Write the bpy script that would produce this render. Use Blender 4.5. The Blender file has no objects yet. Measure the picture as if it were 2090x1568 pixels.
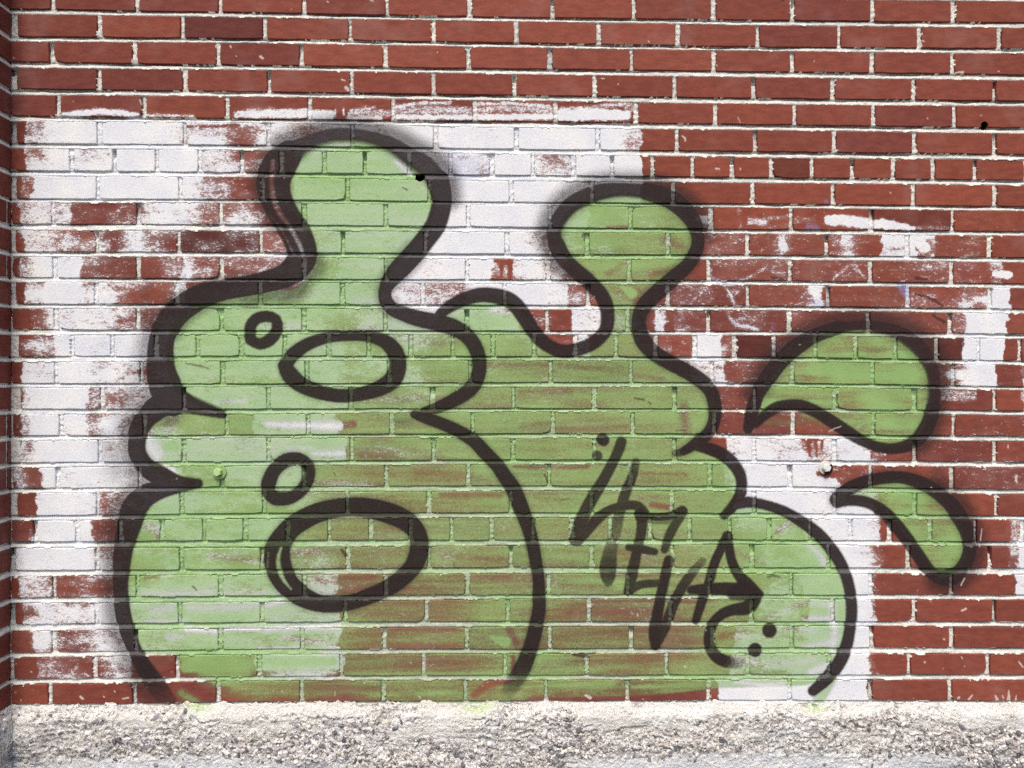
import bpy, bmesh, math, random
import numpy as np
from mathutils import Vector, Matrix

scene = bpy.context.scene
C = scene.collection

# ------------------------------------------------------------------ camera, world, sun, exposure
PW, PH = 2090.0, 1568.0
CAM = (1.123758, -1.90382885, -0.97014555)
YAW, PITCH, ROLL = 0.02096729, -0.00248947, 0.00326722
FPX = PW * 26.0 / 36.0


def cam_axes():
    cy, sy, cp, sp, cr, sr = math.cos(YAW), math.sin(YAW), math.cos(PITCH), math.sin(PITCH), math.cos(ROLL), math.sin(ROLL)
    fwd = np.array([sy * cp, cy * cp, sp])
    right = np.array([cy, -sy, 0.0])
    up = np.cross(right, fwd)
    return cr * right + sr * up, cr * up - sr * right, fwd


AR, AU, AF = cam_axes()
cd = bpy.data.cameras.new('camera')
cd.sensor_width = 36.0
cd.lens = 26.0
cd.clip_start = 0.02
cd.clip_end = 500.0
cam = bpy.data.objects.new('camera', cd)
C.objects.link(cam)
M4 = Matrix(((AR[0], AU[0], -AF[0], CAM[0]), (AR[1], AU[1], -AF[1], CAM[1]), (AR[2], AU[2], -AF[2], CAM[2]), (0, 0, 0, 1)))
cam.matrix_world = M4
scene.camera = cam

SUN_DIR = Vector((-0.13, -0.66, 1.0)).normalized()
world = bpy.data.worlds.new('World')
scene.world = world
world.use_nodes = True
wn = world.node_tree
wn.nodes.clear()
wo = wn.nodes.new('ShaderNodeOutputWorld')
wb = wn.nodes.new('ShaderNodeBackground')
ws = wn.nodes.new('ShaderNodeTexSky')
ws.sky_type = 'NISHITA'
ws.sun_disc = False
ws.sun_elevation = math.asin(SUN_DIR.z)
ws.sun_rotation = math.atan2(SUN_DIR.x, SUN_DIR.y)
ws.dust_density = 4.0
ws.air_density = 1.0
ws.ozone_density = 1.0
wb.inputs['Strength'].default_value = 0.12
wn.links.new(ws.outputs[0], wb.inputs['Color'])
wn.links.new(wb.outputs[0], wo.inputs['Surface'])

sd = bpy.data.lights.new('sun', 'SUN')
sd.energy = 1.5
sd.angle = math.radians(16)
sd.color = (1.0, 0.93, 0.82)
so = bpy.data.objects.new('sun', sd)
C.objects.link(so)
so.rotation_euler = SUN_DIR.to_track_quat('Z', 'Y').to_euler()

scene.view_settings.view_transform = 'Standard'
scene.view_settings.look = 'None'
scene.view_settings.gamma = 1.0
scene.view_settings.use_curve_mapping = False
scene.view_settings.exposure = 0.72
scene.render.engine = 'CYCLES'
scene.cycles.max_bounces = 6
scene.cycles.use_denoising = False
scene.cycles.denoiser = 'OPENIMAGEDENOISE'
scene.cycles.denoising_input_passes = 'RGB_ALBEDO_NORMAL'
scene.cycles.denoising_prefilter = 'ACCURATE'

rnd = random.Random(7)
rng = np.random.default_rng(11)


# ------------------------------------------------------------------ survey: a point of the photo <-> the wall plane (y = 0)
def wall(px, py):
    px = np.asarray(px, float)
    py = np.asarray(py, float)
    a = (px - PW / 2) / FPX
    b = -(py - PH / 2) / FPX
    dx = AR[0] * a + AU[0] * b + AF[0]
    dy = AR[1] * a + AU[1] * b + AF[1]
    dz = AR[2] * a + AU[2] * b + AF[2]
    t = -CAM[1] / dy
    return CAM[0] + dx * t, CAM[2] + dz * t


def to_px(X, Z):
    x = X - CAM[0]
    y = -CAM[1]
    z = Z - CAM[2]
    d = x * AF[0] + y * AF[1] + z * AF[2]
    return PW / 2 + FPX * (x * AR[0] + y * AR[1] + z * AR[2]) / d, PH / 2 - FPX * (x * AU[0] + y * AU[1] + z * AU[2]) / d


def tag(o, label=None, cat=None, group=None, kind=None):
    if label:
        o['label'] = label
    if cat:
        o['category'] = cat
    if group:
        o['group'] = group
    if kind:
        o['kind'] = kind
    return o


def empty(name, loc=(0, 0, 0)):
    o = bpy.data.objects.new(name, None)
    C.objects.link(o)
    o.location = loc
    o.empty_display_size = 0.05
    return o


def link(name, me, mat, parent=None, loc=(0, 0, 0)):
    o = bpy.data.objects.new(name, me)
    if mat and not me.materials:
        me.materials.append(mat)
    C.objects.link(o)
    o.location = loc
    if parent:
        o.parent = parent
        o.location = Vector(loc) - parent.location
    return o


# ------------------------------------------------------------------ noise helpers
def vnoise(h, w, cy, cx, seed):
    r = np.random.default_rng(seed)
    gh, gw = int(h / cy) + 3, int(w / cx) + 3
    g = r.random((gh, gw)).astype(np.float32)
    ys = np.arange(h, dtype=np.float32) / cy
    xs = np.arange(w, dtype=np.float32) / cx
    yi = ys.astype(int)
    xi = xs.astype(int)
    fy = ys - yi
    fx = xs - xi
    fy = fy * fy * (3 - 2 * fy)
    fx = fx * fx * (3 - 2 * fx)
    a = g[yi][:, xi] * (1 - fx) + g[yi][:, xi + 1] * fx
    b = g[yi + 1][:, xi] * (1 - fx) + g[yi + 1][:, xi + 1] * fx
    return a * (1 - fy)[:, None] + b * fy[:, None]


def fnoise(h, w, cy, cx, seed, octs=3, gain=0.55):
    s = np.zeros((h, w), np.float32)
    a = 1.0
    t = 0.0
    for i in range(octs):
        s += a * vnoise(h, w, max(cy / 2 ** i, 1.0), max(cx / 2 ** i, 1.0), seed + i * 17)
        t += a
        a *= gain
    return s / t


def blur(a, n, times=2, axis=None):
    for _ in range(times):
        for ax in ((0, 1) if axis is None else (axis,)):
            k = 2 * n + 1
            pad = [(0, 0), (0, 0)]
            pad[ax] = (n + 1, n)
            c = np.cumsum(np.pad(a, pad, mode='edge'), axis=ax, dtype=np.float64)
            a = ((c[k:] - c[:-k]) if ax == 0 else (c[:, k:] - c[:, :-k])) / k
            a = a.astype(np.float32)
    return a


def sstep(a, b, x):
    t = np.clip((x - a) / (b - a), 0, 1)
    return t * t * (3 - 2 * t)


# ------------------------------------------------------------------ survey of the courses: top and bottom of each brick row at five stations
ST = [40, 525, 1040, 1562, 2080]
TOPS = [
 [-25, -18, -8, -2, 3], [29.3, 36, 44, 52, 57.4], [85.4, 88, 97, 104.6, 109.7], [139, 143, 151.7, 158.6, 164.5], [194, 197.7, 206, 213, 218],
 [248, 251, 261, 266.5, 273], [303.5, 307, 315, 322, 326.5], [359.6, 362, 370, 373.6, 378.7], [414, 414, 419, 424.4, 431],
 [470, 471.6, 474, 478, 482], [524, 525, 530, 530, 536], [577, 576, 580, 582.5, 588.4], [630, 629.7, 632, 633.6, 640.4],
 [684.6, 683, 683, 684.6, 692], [739.4, 737, 736, 738, 745], [791.5, 790, 790.7, 790, 796.6], [846, 846, 841, 841, 848],
 [900, 893.5, 894.8, 895, 901], [954.7, 951, 948, 948, 954.7], [1007, 1004.4, 1002.4, 1003, 1009.5], [1063, 1059, 1056.7, 1058, 1062],
 [1119, 1118, 1114, 1111.5, 1116], [1177, 1173, 1171, 1171, 1172.6], [1231.8, 1229, 1222.8, 1222.8, 1225], [1289, 1282.8, 1280, 1277.7, 1279.5],
 [1342.7, 1336, 1335, 1333.8, 1335], [1397, 1390, 1388.6, 1387, 1388.6]]
BOTS = [
 [19, 26.8, 35.7, 42, 47], [75.2, 79.6, 88, 96.4, 100], [127, 134, 141, 147, 153], [182, 188, 195, 201.5, 206.6], [237, 243.5, 248, 255, 261.4],
 [293, 297, 305, 310, 316], [348, 353, 358, 363, 368.5], [405.8, 408, 413, 416.8, 422], [457.6, 459, 464, 469, 473],
 [513.7, 515.5, 519, 521, 526.5], [567, 570, 571.6, 573, 580], [621, 621, 623, 624.6, 631], [673, 675, 675.6, 677, 682],
 [728, 727, 728, 729, 737], [782.7, 784, 780.7, 781.5, 789.5], [835.6, 835, 834, 835, 839], [889.7, 888, 885, 886, 891],
 [944.5, 942, 938.6, 940, 943], [996.8, 994, 991.7, 993, 999.3], [1053, 1047.8, 1046.5, 1048, 1053], [1106.5, 1103, 1102.6, 1102, 1106.5],
 [1164, 1162.6, 1157.5, 1158.7, 1160], [1219.8, 1216.5, 1214, 1214.4, 1214.4], [1274.6, 1270, 1268.7, 1268.7, 1268.7], [1332.5, 1325, 1325, 1322, 1322],
 [1386, 1381, 1378, 1377, 1377.6], [1438, 1433, 1430.7, 1429.4, 1430.7]]
# centre of every upright joint, photo pixels; the first number is where the first brick begins
JX = [
 [22, 108, 280.5, 449, 620, 790, 959, 1127, 1293, 1456, 1618, 1781, 1946], [36, 203, 373, 541, 714.6, 885, 1053, 1221.6, 1384, 1547, 1713, 1876, 2040],
 [23, 105, 275, 446, 616, 786.5, 956, 1122, 1289, 1456, 1618, 1780, 1944], [35, 203, 378, 549, 718, 885, 1050, 1214, 1377, 1538.6, 1700.3, 1865, 2029],
 [23, 119, 295, 464, 633, 803, 969, 1134, 1297.6, 1460, 1622, 1783, 1948], [34, 203, 377, 549, 720, 889, 1055, 1220, 1381, 1542, 1703, 1866, 2030],
 [23, 146, 233, 321, 408, 495, 575, 663, 744.5, 836, 919, 1004, 1088, 1171, 1250, 1331, 1414, 1494.5, 1575, 1658, 1740, 1823, 1905, 1989, 2094],
 [33, 200, 368, 536.6, 709, 877, 1043, 1208, 1374, 1537, 1700, 1865, 2030.5],
 [24, 108, 283, 451, 621, 788, 955.6, 1123, 1287, 1451, 1615, 1779, 1944.6], [32, 198, 365, 533, 700, 869, 1035, 1199, 1363, 1525, 1687.5, 1852, 2019],
 [25, 112, 283, 452.7, 622, 788, 953.6, 1119, 1284, 1447, 1612, 1777, 1942], [32, 196, 362, 531.5, 699, 863, 1030, 1200, 1363, 1526, 1689.6, 1853, 2020],
 [25, 113, 282.6, 452, 621, 786.5, 953.6, 1117, 1281, 1445, 1610, 1773, 1939],
 [38, 148, 230, 319, 403, 493.5, 581, 670.5, 753, 839, 924, 1007, 1091, 1174, 1257, 1338, 1418, 1499, 1580, 1663, 1746, 1828, 1911, 1996.6, 2082],
 [24, 115, 289, 455, 626, 795.5, 960, 1123.6, 1288, 1453, 1617, 1780.6, 1945.6], [42, 209, 376, 548, 716, 883, 1048, 1213, 1376.6, 1540, 1704, 1866.6, 2030.5],
 [26, 125, 296, 464, 629.7, 800.5, 965, 1128.5, 1292, 1457, 1618.7, 1782, 1946], [41, 204, 376, 548, 719, 884.7, 1048, 1213, 1376.6, 1538.6, 1703, 1866, 2030],
 [26, 118.6, 285.6, 454, 622, 789, 956.6, 1121, 1286, 1449, 1612, 1777, 1942.6], [36, 200, 371, 539, 709, 876, 1043, 1207, 1371.5, 1539, 1703, 1867, 2033],
 [24, 73, 158, 246, 331.5, 417, 501, 587.6, 672, 757, 839, 921.7, 1003, 1087, 1167.5, 1246, 1327, 1407, 1489, 1570, 1653, 1736, 1816, 1899, 1991, 2086],
 [32, 200, 370, 535, 710, 876, 1043, 1208, 1371.5, 1535, 1690, 1853, 2019], [23, 111, 280.5, 450, 621, 788, 954, 1119, 1282, 1448, 1615, 1778, 1942],
 [31, 198, 367, 535, 705, 871, 1036, 1203, 1368, 1533, 1700, 1865, 2029], [23, 111, 278, 450, 618, 785, 953, 1122, 1289, 1454, 1616.6, 1779, 1943],
 [29, 194, 362, 530, 697, 865, 1031, 1197, 1361, 1526, 1691, 1854.6, 2016.5],
 [23, 102.5, 275, 446, 615.6, 783, 950, 1115, 1281, 1445.5, 1611, 1775.5, 1939.5]]
NR = len(TOPS)
XC = float(wall(22, 760)[0])          # the inner corner with the side wall
XR = 2.95                             # the wall goes on a little past the frame
XS = np.linspace(XC - 0.02, XR, 48)


def curve_z(vals):
    X, Z = wall(ST, vals)
    return np.interp(XS, X, Z)


ZT = [curve_z(v) for v in TOPS]
ZB = [curve_z(v) for v in BOTS]
# four more courses above the frame
for k in range(4):
    ZT.insert(0, ZT[0] + 0.0677)
    ZB.insert(0, ZB[0] + 0.0677)
EXTRA = 4


def zt(i, x):
    return np.interp(x, XS, ZT[i])


def zb(i, x):
    return np.interp(x, XS, ZB[i])


JW = []                                # per row: list of (x0, x1) brick extents in metres
for r in range(NR + EXTRA):
    k = r - EXTRA
    src = k if k >= 0 else (k + 14)
    js = list(JX[src])
    yc = (TOPS[src][2] + BOTS[src][2]) / 2
    step = 84 if src in (6, 13, 20) else 164
    while js[-1] < 2320:
        js.append(js[-1] + step)
    rows = []
    for a, b in zip(js[:-1], js[1:]):
        xa = float(wall(a, yc)[0])
        xb = float(wall(b, yc)[0])
        ga = 0.0052 + rnd.uniform(-0.0010, 0.0016)
        gb = 0.0052 + rnd.uniform(-0.0010, 0.0016)
        if a == js[0]:
            ga = 0.0
        rows.append((xa + ga, xb - gb, a, b))
    JW.append(rows)

# ------------------------------------------------------------------ paint masks, worked out on the wall plane
IX0, IX1 = XC - 0.03, XR
IZ1, IZ0 = 0.05, -2.02
RES = 0.00125
IW = int((IX1 - IX0) / RES)
IH = int((IZ1 - IZ0) / RES)
gx = IX0 + (np.arange(IW) + 0.5) * RES
gz = IZ0 + (np.arange(IH) + 0.5) * RES          # row 0 is the bottom
GX, GZ = np.meshgrid(gx.astype(np.float32), gz.astype(np.float32))
PXm, PYm = to_px(GX, GZ)
PXm = PXm.astype(np.float32)
PYm = PYm.astype(np.float32)


def box(x0, x1, y0, y1):
    X0, Z0 = wall(x0, y1)
    X1, Z1 = wall(x1, y0)
    i0 = max(0, int((X0 - IX0) / RES) - 2)
    i1 = min(IW, int((X1 - IX0) / RES) + 3)
    j0 = max(0, int((Z0 - IZ0) / RES) - 2)
    j1 = min(IH, int((Z1 - IZ0) / RES) + 3)
    return (slice(j0, j1), slice(i0, i1)) if (i1 > i0 and j1 > j0) else None


def smooth_path(pts, step=7.0):
    P = np.array(pts, float)
    if len(P) == 2:
        n = max(2, int(np.hypot(*(P[1] - P[0])[:2]) / step))
        return P[0] + (P[1] - P[0]) * np.linspace(0, 1, n + 1)[:, None]
    Q = np.vstack([2 * P[0] - P[1], P, 2 * P[-1] - P[-2]])
    out = []
    for i in range(1, len(Q) - 2):
        p0, p1, p2, p3 = Q[i - 1], Q[i], Q[i + 1], Q[i + 2]
        n = max(1, int(np.hypot(*(p2 - p1)[:2]) / step))
        for t in np.arange(n) / n:
            out.append(0.5 * ((2 * p1) + (-p0 + p2) * t + (2 * p0 - 5 * p1 + 4 * p2 - p3) * t * t + (-p0 + 3 * p1 - 3 * p2 + p3) * t ** 3))
    out.append(P[-1])
    return np.array(out)


def stroke(dst, pts, soft=4.0, val=1.0, off=0.0, grow=0.0, mode='max', warp=None):
    """pts: (x, y, width) in photo pixels, painted on the wall plane."""
    P = smooth_path([(p[0], p[1], (p[2] if len(p) > 2 else 10.0), (p[3] if len(p) > 3 else 1.0)) for p in pts])
    if off:
        t = np.gradient(P[:, :2], axis=0)
        L = np.hypot(t[:, 0], t[:, 1]) + 1e-6
        P[:, 0] += -t[:, 1] / L * off
        P[:, 1] += t[:, 0] / L * off
    acc = np.zeros((IH, IW), np.float32) if mode != 'max' else dst
    for a, b in zip(P[:-1], P[1:]):
        ra, rb = (a[2] + grow) / 2, (b[2] + grow) / 2
        m = max(ra, rb) + soft + 2
        s = box(min(a[0], b[0]) - m, max(a[0], b[0]) + m, min(a[1], b[1]) - m, max(a[1], b[1]) + m)
        if s is None:
            continue
        x = PXm[s] - a[0]
        y = PYm[s] - a[1]
        if warp is not None:
            x = x + warp[0][s]
            y = y + warp[1][s]
        dx, dy = b[0] - a[0], b[1] - a[1]
        t = np.clip((x * dx + y * dy) / (dx * dx + dy * dy + 1e-6), 0, 1)
        d = np.hypot(x - t * dx, y - t * dy) - (ra + (rb - ra) * t)
        c = np.clip(0.5 - d / soft, 0, 1)
        c = c * c * (3 - 2 * c) * (val * (a[3] + (b[3] - a[3]) * t))
        acc[s] = np.maximum(acc[s], c)
    if mode == 'sub':
        dst *= (1 - acc)
    elif mode == 'add':
        np.copyto(dst, 1 - (1 - dst) * (1 - acc))
    return dst


def poly(pts, smooth=True):
    P = smooth_path([(x, y, 1, 1) for x, y in pts] + [(pts[0][0], pts[0][1], 1, 1)], 12)[:, :2] if smooth else np.array(list(pts) + [pts[0]], float)
    m = np.zeros((IH, IW), bool)
    s = box(P[:, 0].min(), P[:, 0].max(), P[:, 1].min(), P[:, 1].max())
    x = PXm[s]
    y = PYm[s]
    ins = np.zeros(x.shape, bool)
    for (x0, y0), (x1, y1) in zip(P[:-1], P[1:]):
        if y0 == y1:
            continue
        c = ((y0 > y) != (y1 > y)) & (x < (x1 - x0) * (y - y0) / (y1 - y0) + x0)
        ins ^= c
    m[s] = ins
    return m.astype(np.float32)


# --- white roller paint: coverage along each course (x, coverage, x, coverage, ...)
WHITE = {
 5: [56, .55, 102, .88, 198, .93, 330, .8, 366, .55, 382, .75, 470, .45, 530, .62, 640, .75, 800, .9, 1040, .97, 1270, .7, 1312, 0],
 6: [54, .55, 102, .93, 150, .82, 233, .98, 402, .62, 470, .48, 492, .30, 540, .22, 600, .8, 700, .95, 920, .78, 1004, .97, 1092, .70, 1168, .98, 1311, 0],
 7: [42, .5, 66, .93, 200, .97, 366, .75, 400, .36, 470, .22, 600, .8, 900, .95, 1060, .97, 1150, .9, 1310, 0],
 8: [30, .3, 40, .75, 68, .85, 106, .6, 145, .14, 222, .42, 262, .5, 285, .75, 362, .5, 405, .28, 447, .36, 530, .2, 560, .5, 620, .9, 900, .97, 1140, .8, 1200, .2, 1340, .05, 1430, .4, 1446, .05, 1500, .5, 1510, .05],
 9: [36, .3, 44, .72, 112, .5, 160, .28, 197, .42, 222, .12, 255, .5, 288, .3, 340, .2, 385, .18, 470, .36, 533, .3, 590, .7, 700, .8, 890, .98, 1028, .93, 1060, .7, 1112, .55, 1170, .3, 1250, .1, 1380, .1, 1440, .22, 1528, .16, 1584, .48, 1606, .1, 1690, .5, 1746, .1, 1795, .8, 1850, .9, 1866, .6, 1905, .1, 1965, .28, 2006, 0],
 10: [38, .55, 64, .93, 118, .88, 163, .25, 200, .18, 275, .1, 330, .3, 375, .72, 392, .42, 440, .3, 530, .42, 600, .6, 700, .8, 850, .85, 920, .93, 1008, .35, 1046, .62, 1110, .4, 1160, .1, 1280, .1, 1400, .1, 1452, .34, 1500, .2, 1560, .3, 1606, .12, 1680, .16, 1760, .1, 1840, .2, 1870, .38, 1936, .25, 1965, .28, 2018, .6, 2042, 0],
 11: [48, .5, 85, .95, 170, .55, 197, .72, 225, .42, 262, .2, 340, .5, 362, .8, 388, .3, 500, .4, 640, .7, 800, .72, 868, .6, 920, .55, 960, .93, 1110, .85, 1156, .3, 1195, .12, 1280, .1, 1370, .26, 1450, .08, 1490, .28, 1520, .1, 1560, .15, 1644, .55, 1684, .10, 1780, .2, 1848, .3, 1862, .38, 1915, .2, 1955, .5, 2012, .9, 2022, .97, 2057, 0],
 12: [58, .5, 94, .85, 200, .72, 228, .5, 276, .4, 330, .6, 600, .6, 800, .92, 960, .7, 1060, .25, 1120, .05, 1166, .85, 1228, .4, 1310, .1, 1338, .65, 1362, .15, 1384, .68, 1412, .4, 1440, .1, 1500, .3, 1560, .1, 1612, .34, 1640, .15, 1700, .05, 1900, .12, 1934, .4, 1967, .95, 2054, 0],
 13: [42, .12, 62, .42, 116, .85, 150, .87, 232, .85, 320, .8, 520, .6, 600, .75, 700, .5, 850, .3, 1100, .1, 1170, .7, 1195, .1, 1345, .16, 1400, .3, 1418, .9, 1475, .4, 1498, 0, 1580, .2, 1620, .05, 1962, .93, 2050, 0],
 14: [48, .8, 116, .92, 185, .6, 212, .74, 290, .5, 360, .65, 620, .8, 700, .4, 860, .15, 1200, .1, 1388, .3, 1412, .7, 1480, .22, 1530, .15, 1620, .05, 1920, .45, 1950, .7, 1968, .93, 2028, .08, 2085, .5],
 15: [46, .6, 52, .95, 178, .5, 204, .6, 240, .68, 320, .7, 460, .8, 620, .6, 720, .2, 900, .1, 1560, .05, 1916, 0, 2085, .5],
 16: [42, .32, 60, .93, 124, .88, 176, .32, 215, .62, 300, .5, 370, .35, 520, .8, 690, .15, 730, .1],
 17: [44, .85, 50, .42, 70, .95, 204, .78, 300, .9, 340, .75, 540, .8, 712, .2, 900, .1, 1440, .05, 1484, .8, 1620, .75, 1640, .35, 1690, .75, 1704, .85, 1775, .3, 1795, .05],
 18: [28, .55, 60, .22, 88, .9, 120, .84, 190, .66, 215, .74, 300, .8, 350, .93, 372, .4, 440, .6, 530, .85, 622, .3, 760, .1, 1480, .6, 1522, .93, 1612, .9, 1674, .5, 1700, .1],
 19: [72, .9, 200, .55, 240, .5, 300, .6, 400, .4, 560, .5, 620, .25, 760, .1, 1500, .6, 1530, .9, 1786, .3, 1790, 0],
 20: [60, .2, 68, .93, 190, .36, 240, .45, 300, .5, 330, .65, 600, .3, 700, .15, 1500, .4, 1640, .93, 1780, .6, 1795, 0, 2060, .3, 2080, .8],
 21: [36, .7, 42, .93, 195, .5, 220, .4, 300, .45, 420, .5, 540, .4, 690, .15, 1560, .4, 1640, .93, 1755, .6, 1780, .4, 1797, 0, 2060, .3, 2080, .8],
 22: [46, .45, 108, .3, 135, .42, 200, .3, 232, .5, 285, .45, 330, .72, 500, .6, 690, .1, 1560, .45, 1640, .95, 1778, .3, 1790, 0, 2072, .8],
 23: [52, .4, 80, .75, 98, .55, 196, .72, 238, .7, 300, .75, 540, .72, 690, .08, 1540, .5, 1650, .95, 1782, .45, 1792, 0],
 24: [66, .15, 74, .62, 106, .28, 150, .45, 182, .72, 240, .78, 300, .65, 370, .7, 690, .05, 1500, .6, 1640, .95, 1776, 0],
 25: [75, .28, 190, .35, 200, .5, 225, .7, 265, 0, 500, .1, 530, .5, 690, .05, 1490, .6, 1600, .85, 1700, .95, 1774, .3, 1778, 0],
 26: [1466, .97, 1775, 0]}
wx = (fnoise(IH, IW, 9, 9, 401) - 0.5) * 13 + (fnoise(IH, IW, 60, 60, 402) - 0.5) * 26
wy = (fnoise(IH, IW, 9, 9, 403) - 0.5) * 10
# which course each texel belongs to
white = np.zeros((IH, IW), np.float32)
for r, kn in WHITE.items():
    i = r + EXTRA
    top = (ZB[i - 1] + ZT[i]) / 2
    bot = (ZB[i] + (ZT[i + 1] if i + 1 < len(ZT) else ZB[i] - 0.011)) / 2
    tcol = np.interp(gx, XS, top)
    bcol = np.interp(gx, XS, bot)
    j0 = max(0, int((bcol.min() - IZ0) / RES) - 1)
    j1 = min(IH, int((tcol.max() - IZ0) / RES) + 2)
    xs = PXm[j0:j1] + wx[j0:j1]
    val = np.zeros(xs.shape, np.float32)
    a = np.array(kn[0::2], float)
    v = np.array([0] + kn[1::2] + ([] if len(kn) % 2 == 0 else []), float)
    xk, vk = [], []
    for n, xx in enumerate(a):
        jump = abs(v[n + 1] - v[n]) if n + 1 < len(v) else 1
        wdt = 3 if jump > 0.4 or v[n] == 0 else 12
        xk += [xx - wdt, xx + wdt]
        vk += [v[n], v[n + 1]]
    xk = np.maximum.accumulate(np.array(xk) + np.arange(len(xk)) * 1e-3)
    val = np.interp(xs, xk, vk).astype(np.float32)
    inside = (GZ[j0:j1] < tcol[None, :]) & (GZ[j0:j1] >= bcol[None, :])
    white[j0:j1] = np.where(inside, val, white[j0:j1])
# vertical life inside the courses: dry streaks of the roller
dry = fnoise(IH, IW, 26, 70, 410, 3)
white = np.clip(white + (dry - 0.5) * 1.1 * np.clip(white * (1 - white) * 4, 0.06, 1), 0, 1)
W2 = (wx * 0.35, wy * 0.5)
for pts, v in [
    (((130, 236, 11), (205, 229, 13), (280, 236, 11)), .9), (((295, 236, 7), (350, 237, 5), (395, 238, 4)), .75),
    (((486, 235, 14), (560, 233, 18), (628, 232, 20)), .8), (((500, 226, 8), (560, 224, 8)), .4), (((636, 235, 20), (674, 236, 20)), .95), (((684, 225, 3), (684, 238, 3)), .9),
    (((700, 225, 3), (701, 236, 3)), .9), (((715, 226, 6), (765, 220, 5)), .7), (((712, 233, 10), (770, 231, 14), (800, 232, 14)), .5), (((708, 241, 8), (780, 241, 8)), .85),
    (((808, 219, 8), (860, 212, 6), (918, 210, 6)), .8), (((808, 228, 14), (880, 225, 18), (960, 226, 16)), .5), (((808, 240, 10), (960, 240, 10)), .9),
    (((973, 213, 6), (1040, 212, 6), (1120, 217, 6)), .8), (((973, 225, 14), (1040, 222, 14), (1125, 224, 14)), .5), (((973, 239, 12), (1060, 239, 12), (1125, 238, 13)), .96),
    (((1142, 224, 10), (1200, 221, 8), (1250, 215, 8), (1290, 214, 8)), .6), (((1142, 236, 22), (1210, 234, 24), (1280, 236, 20)), .96), (((1285, 220, 18), (1300, 215, 10)), .45),
    (((1560, 446, 12), (1605, 444, 12)), .5), (((1570, 462, 12), (1610, 462, 12)), .3), (((1622, 450, 14), (1660, 450, 12)), .4), (((1692, 450, 22), (1740, 452, 24), (1775, 457, 22)), .92),
    (((1780, 458, 20), (1820, 461, 16), (1866, 467, 9)), .95), (((1800, 450, 10), (1826, 454, 6)), .9), (((1866, 466, 9), (1935, 465, 7)), .5), (((1425, 446, 14), (1446, 450, 20)), .75),
    (((1530, 452, 14), (1560, 455, 18)), .6), (((1860, 486, 10), (1905, 480, 8)), .9), (((1870, 492, 20), (1885, 505, 26)), .85), (((2024, 538, 10), (2044, 545, 6)), .6), (((2030, 560, 14), (2056, 562, 18)), .9),
    (((1925, 799, 14), (1985, 799, 12)), .55), (((1925, 812, 12), (1985, 812, 12)), .5), (((1500, 1000, 20), (1690, 1000, 22)), .6), (((1674, 985, 30), (1700, 985, 20), (1708, 992, 14)), .9),
    (((546, 862, 22), (620, 866, 24), (692, 868, 22)), .98), (((590, 925, 16), (700, 925, 20)), .9), (((305, 905, 30), (330, 910, 36)), .97), (((340, 955, 16), (366, 962, 14)), .97),
    (((290, 1206, 12), (440, 1212, 14)), .9), (((452, 1240, 14), (500, 1238, 20)), .8), (((545, 1285, 20), (690, 1288, 16)), .9), (((545, 1325, 8), (690, 1322, 8)), .9), (((535, 1350, 34), (688, 1350, 34)), .9),
    (((375, 1288, 12), (440, 1290, 12)), .9), (((450, 1286, 10), (530, 1284, 12)), .9), (((420, 1300, 18), (444, 1296, 18)), .4)]:
    stroke(white, pts, soft=7, val=v, warp=W2)
# curls left by a brush in the weathered right hand part, and drips
for pts in [((1450, 548, 5), (1456, 572, 9), (1500, 578, 9), (1560, 548, 5)), ((1480, 630, 6), (1500, 660, 9), (1545, 672, 8)), ((1700, 570, 6), (1740, 540, 5), (1762, 565, 5)),
            ((1340, 636, 6), (1352, 660, 12), (1364, 656, 6)), ((1660, 585, 10), (1672, 615, 14), (1680, 620, 10)), ((1470, 575, 4), (1490, 600, 8), (1500, 620, 8)),
            ((105, 480, 3), (128, 486, 3), (136, 505, 4), (130, 510, 4)), ((262, 470, 3), (270, 490, 3), (280, 510, 3)), ((283, 470, 3), (282, 512, 3)), ((385, 540, 4), (388, 565, 6)),
            ((1750, 870, 3), (1770, 860, 3)), ((2074, 970, 3), (2077, 985, 4))]:
    stroke(white, pts, soft=8, val=.55, warp=W2, mode='add')

white = np.where((PXm > 1370) & (PYm < 800) & (white < .6), white * .62, white).astype(np.float32)
for pts in [((1640, 892, 16), (1668, 890, 20), (1690, 888, 8)), ((1650, 895, 8), (1652, 930, 4)), ((1664, 895, 6), (1666, 930, 3)), ((1677, 890, 6), (1677, 920, 2)), ((1610, 875, 6), (1640, 885, 8)), ((1672, 967, 10), (1690, 968, 14), (1712, 966, 12)),
            ((1012, 532, 10), (1040, 535, 16)), ((1022, 540, 8), (1024, 565, 3)), ((1040, 545, 10), (1042, 566, 8)), ((382, 260, 4), (488, 256, 6)), ((1140, 738, 2), (1142, 738, 2))]:
    stroke(white, pts, soft=5, val=.95, warp=W2, mode='sub')

white = blur(white, 2, 1, 0)

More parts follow.
